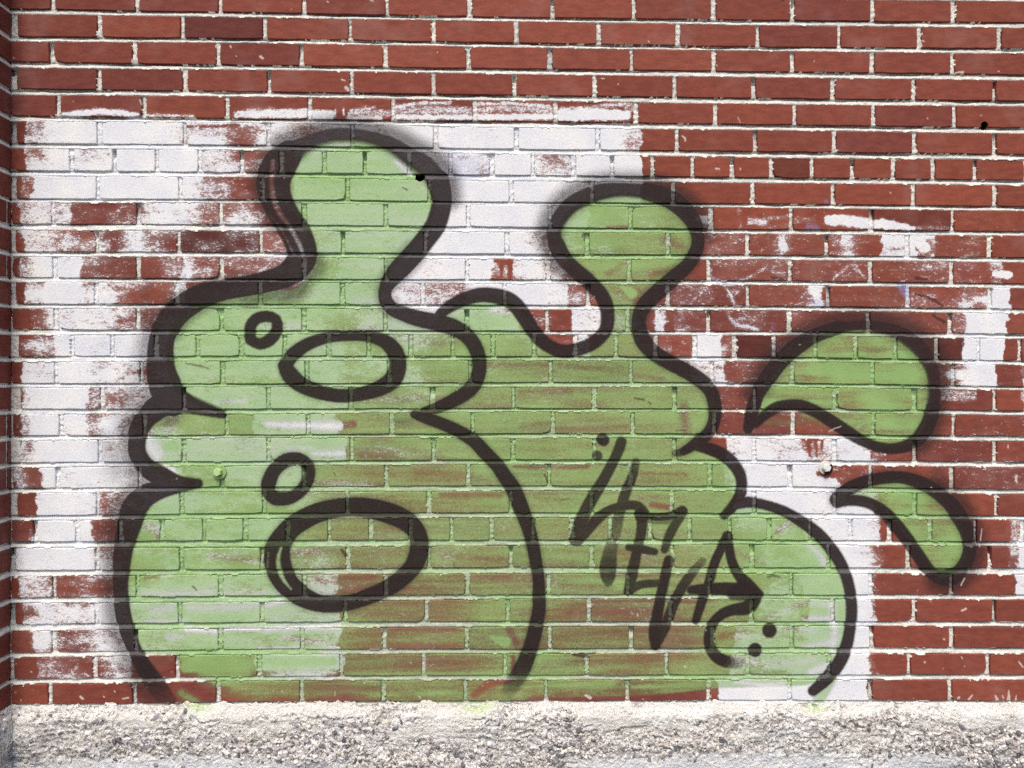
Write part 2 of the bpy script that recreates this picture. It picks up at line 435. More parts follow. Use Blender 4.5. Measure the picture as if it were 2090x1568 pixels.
# --- green fill
G1 = [(592, 380), (600, 335), (640, 300), (690, 284), (760, 286), (820, 318), (866, 360), (888, 405), (885, 440), (855, 492), (810, 540), (782, 585), (782, 625), (820, 655), (880, 662),
      (900, 645), (940, 615), (1000, 602), (1045, 618), (1085, 680), (1120, 720), (1165, 728), (1215, 710), (1245, 675), (1248, 630), (1215, 580), (1165, 540), (1140, 495), (1142, 460), (1165, 425),
      (1220, 402), (1290, 396), (1360, 415), (1410, 455), (1420, 500), (1400, 540), (1340, 592), (1305, 640), (1305, 690), (1340, 735), (1400, 765), (1450, 805), (1455, 860), (1425, 905), (1440, 925),
      (1490, 950), (1510, 990), (1490, 1040), (1540, 1030), (1600, 1050), (1660, 1090), (1710, 1160), (1728, 1240), (1720, 1310), (1695, 1360), (1655, 1395), (1600, 1400), (1480, 1404), (1440, 1408),
      (1300, 1420), (1130, 1424), (1050, 1432), (1010, 1440), (940, 1440), (800, 1438), (620, 1438), (520, 1434), (440, 1418), (362, 1375), (300, 1345), (272, 1290), (256, 1220), (264, 1120), (290, 1050), (350, 1005),
      (400, 985), (350, 975), (300, 945), (290, 890), (315, 850), (380, 838), (450, 845), (380, 815), (345, 770), (342, 700), (365, 650), (420, 612), (520, 595), (600, 590), (632, 560), (640, 520),
      (615, 460), (595, 420)]
G2 = [(1548, 850), (1560, 800), (1590, 745), (1640, 700), (1700, 678), (1770, 675), (1840, 695), (1885, 740), (1900, 800), (1892, 860), (1860, 905), (1800, 912), (1740, 888), (1690, 855), (1630, 826), (1590, 828)]
G3 = [(1715, 1022), (1745, 1000), (1790, 985), (1840, 980), (1900, 1003), (1945, 1050), (1968, 1100), (1968, 1145), (1945, 1175), (1915, 1180), (1885, 1140), (1850, 1095), (1810, 1048), (1770, 1025)]
gm = poly(G1)
# little green on the far lower left bricks, and fading out over the lowest course
edge = np.interp(PXm, [300, 362, 440, 500, 600, 700, 800, 950, 1000, 1120, 1200, 1300, 1450, 1466, 1700], [1340, 1345, 1400, 1420, 1426, 1420, 1428, 1430, 1430, 1412, 1416, 1408, 1416, 1412, 1412])
nlow = (fnoise(IH, IW, 14, 70, 431, 4, .7) - 0.5) * 50
gm *= sstep(22, -24, PYm - 11 - edge + nlow)
left_red = (PXm < 362 + wx * .3) & (PYm > 1335)
gm *= np.where(left_red, 0.12, 1.0)
gm = blur(gm, 2, 1)
g2 = blur(np.maximum(poly(G2), poly(G3)), 2, 1)
slant = (PYm + (PXm - 1000) * -0.03)
streak = fnoise(IH, IW, 10, 150, 420, 3, .6)
streak2 = fnoise(IH, IW, 30, 110, 430, 2)
# base coverage of the fill in different parts of the figure (x, y, radius, value)
bas = np.full((IH, IW), 0.80, np.float32)
wsum = np.full((IH, IW), 0.15, np.float32)
bas *= wsum
for (x, y, rr, v) in [(720, 380, 90, .92), (700, 500, 80, .84), (650, 600, 60, .93), (450, 690, 100, .92), (700, 740, 70, .86), (450, 830, 80, .88), (600, 880, 90, .82), (350, 890, 40, .80), (500, 1080, 110, .93),
                      (350, 1150, 70, .90), (400, 1250, 90, .88), (600, 1300, 80, .80), (420, 1350, 50, .95), (600, 1350, 50, .95), (720, 1110, 80, .76), (700, 1200, 60, .60), (850, 1250, 90, .60), (850, 1310, 80, .52), (900, 1350, 70, .66),
                      (1000, 700, 70, .86), (900, 700, 60, .80), (1000, 830, 100, .86), (900, 940, 70, .78), (800, 980, 80, .70), (950, 1040, 70, .72), (960, 1120, 70, .76), (1000, 1250, 60, .72), (1240, 440, 70, .95), (1280, 520, 70, .78),
                      (1270, 590, 50, .72), (1180, 760, 70, .74), (1180, 830, 90, .76), (1350, 850, 70, .82), (1180, 920, 70, .84), (1330, 990, 70, .76), (1180, 1040, 90, .76), (1400, 1080, 80, .84), (1180, 1160, 80, .76), (1180, 1230, 80, .62), (1300, 1230, 80, .6),
                      (1200, 1300, 80, .60), (1330, 1300, 80, .50), (1250, 1350, 90, .62), (1150, 1400, 90, .80), (1400, 1400, 90, .80), (1450, 1000, 60, .9), (1600, 1130, 80, .93), (1650, 1200, 70, .95), (1620, 1280, 70, .82), (1500, 1310, 50, .74), (1600, 1350, 70, .84), (1550, 1400, 70, .80),
                      (1580, 1190, 40, .80), (940, 1410, 60, .66), (700, 1400, 90, .6)]:
    s = box(x - 3 * rr, x + 3 * rr, y - 3 * rr, y + 3 * rr)
    w = np.exp(-((PXm[s] - x) ** 2 + (PYm[s] - y) ** 2 * 1.8) / (rr * rr * 1.3)).astype(np.float32)
    bas[s] += w * v
    wsum[s] += w
bas /= wsum
bas = bas - .27 * np.clip(.93 - bas, 0, 1)
amp = np.clip((1.0 - bas) * 1.0, .14, .38)
green = gm * np.clip(bas + amp * ((streak - .5) * 1.5 + (streak2 - .5) * .9), 0, 1)
green = np.maximum(green, g2 * np.clip(.84 + (streak - .5) * .6 + (fnoise(IH, IW, 30, 60, 440) - .5) * .6, 0, 1))
for pts, v, sf in [
    (((808, 330, 8), (822, 340, 14), (838, 356, 6)), .9, 12), (((640, 318, 8), (680, 300, 10), (720, 298, 8)), .35, 14), (((1003, 632, 8), (1025, 634, 14), (1046, 640, 6)), .75, 10),
    (((546, 866, 10), (620, 868, 14), (692, 870, 16)), .92, 14), (((640, 926, 6), (700, 926, 12)), .85, 14), (((590, 918, 8), (640, 914, 6)), .5, 12), (((440, 822, 8), (500, 818, 8)), .5, 12), (((400, 890, 6), (520, 905, 8)), .3, 12),
    (((304, 880, 10), (306, 910, 18), (322, 935, 14)), .85, 16), (((336, 955, 12), (360, 962, 12)), .95, 8), (((365, 830, 8), (345, 870, 26)), .35, 20), (((320, 905, 12), (330, 925, 12)), .6, 16), (((300, 1075, 10), (322, 1082, 16), (324, 1095, 8)), .6, 12),
    (((430, 1135, 8), (500, 1142, 10), (560, 1140, 8)), .5, 14), (((290, 1212, 8), (360, 1212, 12), (440, 1208, 10)), .5, 14), (((300, 1178, 6), (350, 1172, 4)), .5, 12), (((310, 1246, 14), (350, 1242, 16)), .42, 14), (((455, 1212, 8), (540, 1208, 8)), .42, 14),
    (((385, 1240, 12), (470, 1240, 16), (540, 1232, 10)), .5, 16), (((300, 1268, 6), (380, 1268, 6)), .5, 10), (((345, 1302, 14), (366, 1300, 10)), .42, 12), (((380, 1284, 10), (445, 1290, 10)), .9, 10), (((455, 1284, 8), (530, 1283, 12)), .9, 10),
    (((545, 1284, 14), (690, 1276, 10)), .85, 14), (((580, 1300, 6), (690, 1320, 8)), .75, 12), (((545, 1236, 8), (575, 1228, 10)), .7, 12), (((530, 1322, 6), (620, 1320, 6)), .5, 8),
    (((1585, 1085, 6), (1600, 1075, 12), (1618, 1062, 6)), .65, 12), (((1650, 1112, 5), (1670, 1130, 10), (1682, 1150, 12)), .7, 12), (((1570, 1262, 4), (1640, 1232, 8), (1700, 1235, 10)), .55, 14), (((1640, 1262, 8), (1692, 1262, 10)), .85, 14),
    (((1696, 1230, 10), (1702, 1290, 14), (1698, 1330, 10)), .75, 14), (((1640, 1320, 8), (1690, 1312, 12)), .7, 12), (((1592, 1280, 6), (1660, 1288, 6)), .35, 12), (((1480, 1345, 8), (1540, 1352, 10)), .6, 16), (((1560, 1360, 6), (1660, 1345, 6)), .35, 14),
    (((1500, 1392, 6), (1560, 1398, 10), (1600, 1394, 6)), .8, 8), (((1655, 1372, 14), (1690, 1360, 20)), .8, 12), (((1480, 1120, 8), (1560, 1150, 8)), .35, 14), (((1470, 1300, 6), (1520, 1290, 8)), .35, 12),
    (((700, 868, 8), (722, 866, 14)), .75, 10), (((968, 1418, 10), (1000, 1396, 14), (1040, 1388, 10)), .85, 10), (((1046, 1340, 8), (1048, 1372, 10)), .9, 8), (((1040, 1285, 12), (1056, 1320, 10)), .7, 12), (((1190, 1342, 3), (1200, 1340, 5)), .8, 5),
    (((1125, 955, 5), (1200, 953, 6)), .8, 10), (((1050, 952, 6), (1112, 955, 8)), .7, 12), (((1330, 1030, 10), (1365, 1036, 10)), .85, 10), (((1300, 965, 6), (1400, 968, 6)), .5, 14), (((1130, 875, 5), (1280, 872, 6)), .45, 12), (((1065, 870, 8), (1120, 866, 8)), .4, 14),
    (((1330, 560, 14), (1400, 545, 8)), .55, 18), (((1360, 490, 18), (1390, 505, 12)), .5, 18), (((1300, 620, 14), (1350, 590, 16)), .7, 14), (((1280, 535, 8), (1240, 560, 8)), .4, 14), (((1240, 465, 6), (1280, 464, 5)), .7, 8), (((1210, 560, 8), (1190, 548, 8)), .4, 12),
    (((1060, 800, 8), (1160, 798, 8)), .4, 16), (((1000, 743, 10), (1118, 745, 8)), .45, 16), (((1395, 830, 16), (1400, 880, 14)), .55, 20), (((1140, 745, 8), (1280, 760, 10)), .3, 16), (((1350, 775, 10), (1290, 765, 8)), .35, 14),
    (((760, 810, 10), (900, 812, 8)), .4, 20), (((900, 828, 10), (1040, 830, 8)), .35, 20), (((740, 930, 10), (820, 935, 10)), .35, 14), (((640, 985, 8), (780, 988, 12)), .4, 14), (((850, 965, 10), (960, 970, 8)), .35, 18), (((900, 1010, 8), (1020, 1012, 8)), .55, 14),
    (((600, 1130, 14), (650, 1125, 12)), .55, 20), (((900, 1135, 6), (1040, 1142, 8)), .5, 12), (((640, 1185, 8), (760, 1178, 14)), .55, 16), (((700, 1200, 10), (780, 1205, 8)), .35, 14), (((900, 1175, 6), (1040, 1178, 8)), .4, 12), (((1160, 1250, 6), (1340, 1248, 8)), .6, 14),
    (((800, 1322, 6), (930, 1318, 8)), .7, 14), (((790, 1282, 6), (930, 1284, 6)), .6, 10), (((1210, 1228, 5), (1330, 1226, 5)), .8, 8), (((1380, 1228, 4), (1420, 1228, 4)), .8, 8), (((520, 1378, 14), (690, 1378, 12)), .5, 12), (((370, 1375, 10), (400, 1378, 10)), .5, 14),
    (((770, 680, 8), (900, 705, 8)), .3, 16), (((640, 690, 10), (760, 672, 12)), .4, 18), (((880, 668, 6), (940, 680, 14)), .55, 16), (((540, 670, 10), (610, 670, 14)), .35, 18), (((560, 600, 10), (700, 615, 10)), .15, 14), (((720, 612, 8), (770, 615, 8)), .3, 14)]:
    stroke(green, pts, soft=sf * 1.2, val=v * .85, mode='sub', warp=(wx * .2, wy * .3))
# greener dashes on top
for pts, v, sf in [(((1000, 1300, 14), (1030, 1310, 30)), .9, 14), (((1270, 585, 14), (1290, 600, 26)), .95, 12), (((340, 912, 24), (360, 912, 26)), .95, 14), (((370, 955, 26), (440, 962, 40)), .9, 8),
                   (((380, 1360, 30), (500, 1358, 34)), .9, 12), (((530, 1350, 20), (680, 1350, 20)), .93, 8), (((1060, 1402, 12), (1250, 1394, 20)), .85, 14), (((1290, 1402, 14), (1430, 1396, 20)), .8, 14),
                   (((905, 925, 16), (950, 930, 20)), .9, 14), (((735, 878, 14), (790, 876, 20)), .85, 14), (((540, 1395, 10), (700, 1402, 8)), .5, 14), (((800, 1400, 12), (940, 1402, 14)), .6, 14),
                   (((370, 1415, 16), (400, 1432, 18)), .65, 14), (((1700, 1385, 16), (1672, 1425, 26)), .75, 12), (((400, 1440, 14), (430, 1444, 16)), .7, 10), (((935, 1438, 10), (1010, 1442, 18)), .75, 12), (((1650, 1438, 10), (1675, 1445, 14)), .6, 12),
                   (((1565, 862, 10), (1640, 862, 8)), .45, 26), (((1640, 845, 20), (1700, 860, 24)), .6, 20), (((1860, 1130, 10), (1850, 1160, 10)), .25, 30)]:
    stroke(green, pts, soft=sf, val=v, warp=(wx * .2, wy * .3))

# --- black outline and tag
black = np.zeros((IH, IW), np.float32)
GROW = 2.5
A1 = ((342, 1432, 34, .55), (318, 1398, 40, .85), (300, 1372, 36), (277, 1331, 28), (260, 1288, 32), (250, 1244, 32), (246, 1194, 31), (249, 1150, 36), (254, 1109, 42), (264, 1070, 50), (276, 1035, 52), (300, 1010, 46), (335, 999, 32), (370, 993, 24), (405, 987, 18))
A2 = ((404, 987, 18), (365, 986, 30), (330, 973, 40), (298, 953, 38), (281, 925, 36), (280, 900, 36), (283, 878, 40), (297, 855, 42), (325, 830, 50), (360, 818, 48), (400, 831, 30), (435, 841, 20), (456, 848, 12))
A3 = ((352, 820, 60), (338, 790, 66), (328, 750, 58), (329, 700, 52), (340, 668, 54), (365, 635, 54), (410, 606, 50), (455, 592, 44), (500, 585, 42), (545, 575, 44), (588, 560, 50), (616, 528, 60), (608, 485, 60), (582, 442, 60), (563, 403, 64), (558, 370, 70), (570, 338, 70), (590, 314, 56),
      (620, 295, 40), (655, 280, 36), (698, 274, 36), (750, 279, 34), (800, 295, 38), (835, 318, 44), (870, 340, 50), (894, 370, 48), (902, 403, 42), (899, 430, 40), (888, 462, 40), (866, 492, 40), (846, 517, 42), (820, 545, 42), (799, 568, 36), (787, 590, 27), (787, 612, 27), (800, 630, 28), (822, 640, 30), (852, 650, 32), (902, 661, 34), (935, 673, 32),
      (960, 693, 30), (975, 721, 29), (979, 747, 28), (974, 772, 29), (960, 795, 29), (930, 815, 28), (898, 830, 24), (866, 840, 17))
A4 = ((846, 846, 16), (862, 851, 22), (892, 861, 24), (929, 877, 25), (966, 899, 27), (992, 926, 28), (1015, 950, 28), (1030, 972, 29), (1047, 997, 31), (1063, 1035, 31), (1081, 1086, 27), (1092, 1137, 25), (1099, 1181, 24), (1100, 1219, 26), (1100, 1244, 27), (1093, 1283, 29), (1083, 1321, 30), (1074, 1346, 32), (1062, 1372, 34, .9), (1046, 1396, 32, .55), (1036, 1415, 26, .15))
O1 = ((511, 688, 22), (511, 668, 22), (522, 652, 22), (543, 646, 22), (563, 652, 20), (566, 672, 22), (552, 693, 24), (530, 702, 22), (511, 694, 20))
O2 = ((582, 747, 28), (598, 724, 28), (630, 702, 25), (670, 689, 22), (710, 686, 20), (750, 687, 22), (785, 697, 28), (806, 718, 33), (812, 745, 34), (803, 773, 36), (778, 791, 32), (738, 804, 27), (693, 808, 27), (650, 800, 28), (614, 785, 32), (592, 765, 34), (582, 747, 28))
O3 = ((549, 985, 30), (560, 960, 28), (584, 940, 28), (612, 937, 24), (629, 952, 24), (630, 975, 24), (616, 1000, 24), (592, 1016, 26), (562, 1017, 28), (547, 1003, 26), (549, 985, 30))
O4 = ((578, 1096, 44), (600, 1073, 42), (645, 1048, 40), (698, 1036, 38), (750, 1037, 40), (795, 1048, 42), (830, 1064, 40), (851, 1087, 37), (856, 1115, 38), (851, 1140, 38), (836, 1165, 35), (800, 1195, 34), (750, 1218, 32), (700, 1233, 30), (655, 1232, 34), (615, 1216, 42), (585, 1190, 48), (568, 1155, 54), (566, 1122, 52), (578, 1096, 44))
B1 = ((893, 647, 18), (908, 633, 22), (928, 620, 25), (953, 609, 27), (987, 602, 29), (1030, 609, 31), (1054, 625, 31), (1073, 652, 30), (1091, 679, 28), (1109, 699, 27), (1134, 713, 26), (1160, 717, 26), (1193, 709, 26), (1218, 695, 26), (1236, 673, 26), (1240, 645, 27), (1236, 620, 28), (1223, 597, 29), (1198, 572, 30), (1167, 546, 31), (1147, 523, 33), (1135, 500, 35),
      (1130, 474, 36), (1141, 446, 38), (1170, 415, 40), (1220, 393, 40), (1270, 387, 34), (1320, 391, 36), (1362, 404, 38), (1396, 428, 38), (1416, 455, 33), (1424, 480, 28), (1424, 500, 27), (1417, 520, 28), (1402, 543, 28), (1374, 568, 31), (1346, 593, 33), (1318, 620, 31), (1305, 645, 29), (1304, 670, 30), (1314, 698, 33), (1337, 722, 31), (1366, 740, 30), (1397, 756, 30), (1430, 777, 30),
      (1449, 797, 28), (1458, 825, 27), (1458, 856, 25), (1447, 882, 25), (1420, 905, 22), (1395, 921, 17), (1378, 926, 12, .8))
B2 = ((1422, 910, 20), (1440, 914, 23), (1468, 924, 24), (1494, 944, 24), (1510, 969, 22), (1514, 995, 21), (1508, 1015, 22), (1493, 1037, 20), (1478, 1052, 16))
B3 = ((1500, 1030, 20), (1520, 1025, 22), (1537, 1026, 20), (1563, 1031, 19), (1598, 1043, 20), (1631, 1062, 22), (1667, 1088, 24), (1695, 1119, 24), (1716, 1152, 23), (1728, 1181, 22), (1736, 1219, 22), (1737, 1257, 22), (1733, 1290, 22), (1726, 1321, 24), (1712, 1352, 26), (1688, 1384, 25), (1659, 1410, 20))
D1 = ((1527, 874, 20), (1535, 840, 26), (1546, 805, 28), (1567, 770, 34), (1592, 738, 34), (1625, 708, 34), (1665, 684, 30), (1713, 668, 28), (1764, 663, 26), (1815, 671, 30), (1856, 692, 38), (1885, 720, 38), (1902, 755, 34), (1907, 793, 31), (1905, 831, 30), (1897, 858, 30), (1884, 884, 32), (1862, 905, 26), (1829, 915, 21), (1800, 914, 20), (1775, 907, 20), (1749, 894, 22),
      (1718, 874, 24), (1687, 854, 24), (1662, 839, 24), (1636, 829, 24), (1611, 827, 22), (1585, 832, 22), (1562, 846, 20), (1542, 866, 14))
D2 = ((1706, 1020, 26), (1720, 1006, 27), (1739, 994, 27), (1777, 980, 25), (1828, 974, 24), (1866, 981, 26), (1904, 999, 29), (1937, 1026, 31), (1959, 1056, 33), (1974, 1086, 31), (1979, 1111, 29), (1975, 1138, 29), (1960, 1164, 30), (1937, 1180, 34), (1914, 1178, 28), (1897, 1166, 24), (1879, 1142, 25), (1858, 1110, 25), (1835, 1080, 26), (1811, 1052, 25), (1784, 1032, 22), (1759, 1023, 22), (1728, 1021, 22), (1708, 1026, 22))
def cut(p, a, b, v):
    return tuple((q[0], q[1], q[2] - 1, v) for q in p[a:b])


SOFT_A, SOFT_B, SOFT_D = (17, 26), (21, 28), (7, 15)
for p in (A1, A2, A3[:SOFT_A[0] + 1], A3[SOFT_A[1] - 1:], A4, O1, O2, O3, O4, B1[:SOFT_B[0] + 1], B1[SOFT_B[1] - 1:], B2, B3, D1[:SOFT_D[0] + 1], D1[SOFT_D[1] - 1:], D2):
    stroke(black, p, soft=5.5, val=.98, grow=GROW)
stroke(black, cut(A3, *SOFT_A, .97), soft=15, off=0)
stroke(black, cut(B1, *SOFT_B, .98), soft=11, off=0)
stroke(black, cut(D1, *SOFT_D, .95), soft=11, off=0)
# triangular spur and blobs
for m in (poly([(340, 775), (366, 793), (410, 815), (462, 838), (458, 850), (400, 842), (300, 850), (290, 830)], False), poly([(1510, 1180), (1530, 1192), (1558, 1216), (1545, 1228), (1490, 1225), (1480, 1212)], False)):
    np.copyto(black, np.maximum(black, blur(m, 2, 2) * .97))
# spray haze on the outer side of the outlines
for p, off, grow, sf, v in [(A1[:12], -16, 14, 34, .55), (A2[3:9], -16, 10, 40, .55), (A3[:5], -14, 16, 40, .5), (A3[4:9], 0, 14, 22, .5), (A3[13:17], -8, 6, 30, .6), (A3[17:27], -12, 14, 30, .62),
                            (A3[30:36], 0, 10, 20, .45), (A3[8:12], 22, 0, 26, .5), (B1[19:32], -10, 16, 30, .6), (B1[31:40], 0, 8, 16, .4), (B1[40:52], 0, 6, 14, .35), (D1[2:14], -10, 18, 32, .6), (D1[13:18], -8, 12, 26, .55),
                            (D2[6:15], -10, 18, 32, .6), (D2[0:7], 0, 6, 14, .4), (O2, 0, 4, 12, .3), (O3, 0, 6, 12, .3), (O4, 0, 6, 14, .35), (A4, 0, 5, 12, .35), (A3[36:], 0, 6, 12, .3)]:
    stroke(black, p, soft=sf * 1.1, val=min(.8, v * 1.25), off=off, grow=grow + 2)
stroke(black, ((808, 862, 8), (835, 858, 12), (862, 856, 14)), soft=22, val=.5)
stroke(black, ((215, 905, 20), (240, 920, 60), (252, 950, 70)), soft=70, val=.45)
stroke(black, ((215, 1180, 20), (222, 1110, 36), (236, 1060, 40)), soft=60, val=.66)
stroke(black, ((300, 560, 10), (292, 700, 30), (290, 780, 40)), soft=50, val=.30)
stroke(black, ((275, 800, 30), (262, 850, 40)), soft=66, val=.6)
stroke(black, ((612, 550, 30), (634, 535, 20), (638, 500, 12)), soft=24, val=.8)
stroke(black, ((570, 610, 20), (610, 600, 24), (630, 575, 18)), soft=30, val=.7)
# thinner places where two passes of the can do not meet
stroke(black, ((557, 330, 5), (555, 380, 8), (565, 425, 9), (590, 462, 6), (612, 500, 5), (618, 520, 3)), soft=9, val=.5, mode='sub')
stroke(black, ((552, 440, 3), (575, 470, 3), (600, 520, 3)), soft=6, val=.2, mode='sub')
stroke(black, ((574, 1118, 3), (568, 1140, 7), (571, 1165, 9), (580, 1185, 6), (594, 1202, 2)), soft=6, val=.85, mode='sub')
stroke(black, ((548, 1128, 2), (546, 1160, 3)), soft=6, val=.3, mode='sub')
tagm = np.zeros((IH, IW), np.float32)
for p, v in [
    (((1230, 897, 24), (1231, 898, 24)), .97), (((1219, 930, 19), (1219, 931, 19)), .82), (((1268, 902, 20), (1264, 915, 21), (1251, 943, 20), (1229, 984, 22), (1203, 1027, 24), (1185, 1068, 26), (1174, 1102, 24)), .88),
    (((1181, 1106, 16), (1198, 1083, 20), (1218, 1060, 21), (1236, 1046, 19), (1255, 1037, 18), (1282, 1031, 18), (1304, 1034, 18), (1316, 1048, 18)), .88),
    (((1298, 943, 15, .8), (1290, 974, 18), (1275, 1010, 20), (1265, 1046, 20, .9), (1257, 1086, 20, .65), (1246, 1124, 26, .75), (1241, 1157, 34, .97), (1241, 1180, 26, .9), (1241, 1198, 4, .5)), .86),
    (((1307, 1048, 24), (1310, 1056, 26)), .95), (((1311, 1058, 22), (1308, 1090, 19), (1300, 1124, 19), (1292, 1162, 22), (1283, 1207, 20)), .88), (((1312, 1054, 14), (1346, 1056, 14), (1372, 1052, 16), (1392, 1044, 22)), .9),
    (((1393, 1046, 20), (1379, 1068, 18), (1366, 1093, 18), (1356, 1122, 14)), .86), (((1328, 1062, 14), (1365, 1064, 10)), .55), (((1283, 1117, 13), (1310, 1121, 16), (1336, 1126, 13)), .88),
    (((1282, 1206, 18), (1308, 1193, 16), (1348, 1190, 15)), .86), (((1365, 1144, 20), (1356, 1183, 20), (1348, 1219, 20), (1341, 1257, 22), (1337, 1290, 26), (1338, 1318, 20)), .92),
    (((1344, 1308, 16), (1359, 1275, 20), (1374, 1234, 20), (1392, 1199, 20), (1410, 1173, 18, .9), (1434, 1145, 14, .6)), .88), (((1484, 1094, 20), (1473, 1117, 18), (1458, 1150, 18), (1445, 1194, 18), (1430, 1234, 18), (1420, 1266, 16)), .92),
    (((1486, 1096, 18), (1491, 1137, 18), (1505, 1170, 20), (1526, 1193, 24), (1550, 1213, 16)), .93), (((1410, 1204, 16), (1443, 1202, 22), (1486, 1202, 26), (1530, 1207, 26)), .93),
    (((1540, 1222, 26), (1525, 1240, 28), (1494, 1245, 22), (1468, 1257, 20), (1450, 1283, 20), (1447, 1312, 21), (1459, 1337, 23), (1481, 1350, 24, .95), (1507, 1354, 20, .4)), .94),
    (((1570, 1286, 28), (1570, 1287, 28)), .98), (((1541, 1326, 27), (1541, 1327, 27)), .98), (((1566, 1178, 2), (1578, 1174, 4), (1590, 1178, 2)), .6)]:
    stroke(tagm, p, soft=5, val=min(.98, v * 1.06), grow=2)
black = 1 - (1 - black) * (1 - tagm)

# --- small marks: chips that bare dark clay, cream mortar splats, blue over-spray
chips = np.zeros((IH, IW), np.float32)
for p in [((820, 383, 3), (830, 388, 3)), ((1295, 812, 3), (1312, 816, 4)), ((1322, 820, 3), (1326, 826, 3)), ((698, 1122, 6), (708, 1134, 8)), ((1192, 480, 3), (1192, 492, 3)), ((1190, 478, 4), (1188, 484, 4)), ((1148, 1020, 2), (1164, 1018, 2)),
          ((1112, 968, 4), (1118, 985, 4)), ((925, 1152, 2), (935, 1162, 2)), ((380, 742, 2), (400, 745, 3), (425, 753, 2)), ((680, 965, 2), (684, 972, 2)), ((395, 1196, 3), (402, 1204, 3)), ((1870, 600, 4), (1900, 610, 6), (1925, 625, 3)),
          ((1868, 568, 8), (1890, 570, 5)), ((1575, 567, 6), (1600, 571, 4)), ((1905, 645, 6), (1928, 660, 6)), ((1508, 808, 2), (1522, 804, 2)), ((1380, 880, 2), (1400, 878, 2)), ((730, 1530, 2), (731, 1531, 2)), ((1170, 1336, 7), (1196, 1340, 7)),
          ((1500, 925, 5), (1496, 928, 4))]:
    stroke(chips, p, soft=3, val=.85, warp=(wx * .25, wy * .3))
splat = np.zeros((IH, IW), np.float32)
for p in [((116, 228, 4), (119, 236, 5)), ((286, 205, 3), (290, 214, 4)), ((28, 118, 3), (29, 119, 3)), ((470, 95, 4), (471, 98, 4)), ((480, 115, 3), (481, 116, 3)), ((533, 116, 7), (537, 120, 6)), ((698, 163, 5), (704, 165, 4)), ((706, 180, 10), (712, 185, 10)),
          ((1392, 278, 4), (1397, 282, 5), (1398, 288, 4)), ((1461, 345, 5), (1468, 346, 4)), ((1510, 344, 4), (1511, 347, 3)), ((1228, 160, 4), (1233, 161, 3)), ((1462, 134, 3), (1463, 135, 3)), ((1324, 85, 3), (1325, 86, 3)), ((1950, 150, 5), (1965, 148, 6), (1958, 158, 4)), ((1882, 84, 4), (1886, 86, 3)),
          ((1960, 1195, 3), (1968, 1180, 3)), ((1963, 1246, 6), (1970, 1242, 6)), ((1886, 1350, 3), (1887, 1352, 4)), ((1926, 1305, 5), (1927, 1306, 4)), ((1962, 1340, 3), (1964, 1345, 2)), ((1955, 1425, 6), (1957, 1423, 6)), ((1976, 1427, 6), (1984, 1418, 3)), ((2033, 1428, 8), (2030, 1420, 4)), ((2046, 1424, 4), (2045, 1418, 3)),
          ((2057, 1428, 10), (2058, 1408, 3)), ((2072, 1428, 6), (2073, 1420, 2)), ((1195, 1420, 7), (1205, 1424, 9)), ((1399, 1359, 5), (1400, 1361, 5)), ((1301, 1252, 3), (1301, 1257, 3)), ((2058, 908, 3), (2058, 914, 4)), ((2076, 970, 4), (2075, 984, 4)), ((1806, 938, 3), (1806, 944, 3)), ((165, 1422, 7), (170, 1426, 6)), ((212, 1421, 4), (213, 1422, 4)),
          ((64, 1370, 3), (65, 1371, 3)), ((250, 1425, 3), (262, 1424, 5)), ((235, 1410, 3), (237, 1412, 3)), ((683, 1412, 2), (683, 1420, 2)), ((855, 1421, 4), (858, 1424, 3)), ((1788, 1375, 3), (1792, 1376, 3)), ((112, 1350, 3), (113, 1351, 3)),
          ((1260, 1108, 5), (1264, 1103, 4)), ((1556, 1350, 3), (1560, 1352, 3)), ((2080, 1350, 4), (2088, 1362, 4)), ((1999, 1115, 3), (2003, 1080, 2)), ((196, 1236, 3), (198, 1240, 4)), ((1690, 880, 2), (1715, 870, 2)), ((668, 4, 3), (670, 6, 3)), ((758, 2, 4), (764, 3, 3)), ((1505, 240, 2), (1510, 250, 2))]:
    p = tuple((q[0], q[1], q[2] * .72) for q in p)
    stroke(splat, p, soft=2.2, val=.75, warp=(wx * .2, wy * .3))
for _ in range(110):
    x, y = rnd.uniform(30, 2090), (rnd.uniform(1340, 1436) if rnd.random() < .35 else rnd.uniform(0, 1436))
    w = rnd.uniform(.8, 2.4)
    stroke(splat, ((x, y, w), (x + rnd.uniform(-2, 2), y + rnd.uniform(-2, 3), w)), soft=2, val=rnd.uniform(.3, .8))
blue = np.zeros((IH, IW), np.float32)
for p, v in [(((1838, 583, 14), (1846, 590, 18), (1852, 606, 12), (1855, 620, 6)), .75), (((1655, 618, 10), (1682, 622, 8)), .5), (((1650, 463, 12), (1664, 466, 12)), .45), (((1456, 572, 8), (1490, 578, 10), (1515, 572, 6)), .35), (((1700, 690, 6), (1702, 720, 6)), .2), (((1578, 660, 4), (1582, 720, 5)), .35),
             (((1500, 660, 8), (1550, 676, 8)), .25), (((920, 340, 60), (990, 340, 40)), .28), (((790, 855, 8), (800, 860, 10)), .25), (((945, 850, 6), (955, 850, 10)), .3), (((1180, 1214, 4), (1206, 1216, 6)), .4), (((1390, 782, 3), (1520, 786, 4)), .4), (((1685, 410, 4), (1696, 416, 4)), .6), (((90, 700, 30), (300, 710, 40)), .10)]:
    stroke(blue, p, soft=10, val=v, warp=(wx * .3, wy * .4))


def make_image(name, chans):
    im = bpy.data.images.new(name, IW, IH, alpha=True, float_buffer=False)
    im.colorspace_settings.name = 'Non-Color'
    im.alpha_mode = 'CHANNEL_PACKED'
    buf = np.stack([np.clip(c, 0, 1) for c in chans], axis=-1).astype(np.float32)
    im.pixels.foreach_set(buf.ravel())
    im.update()
    im.pack()
    return im


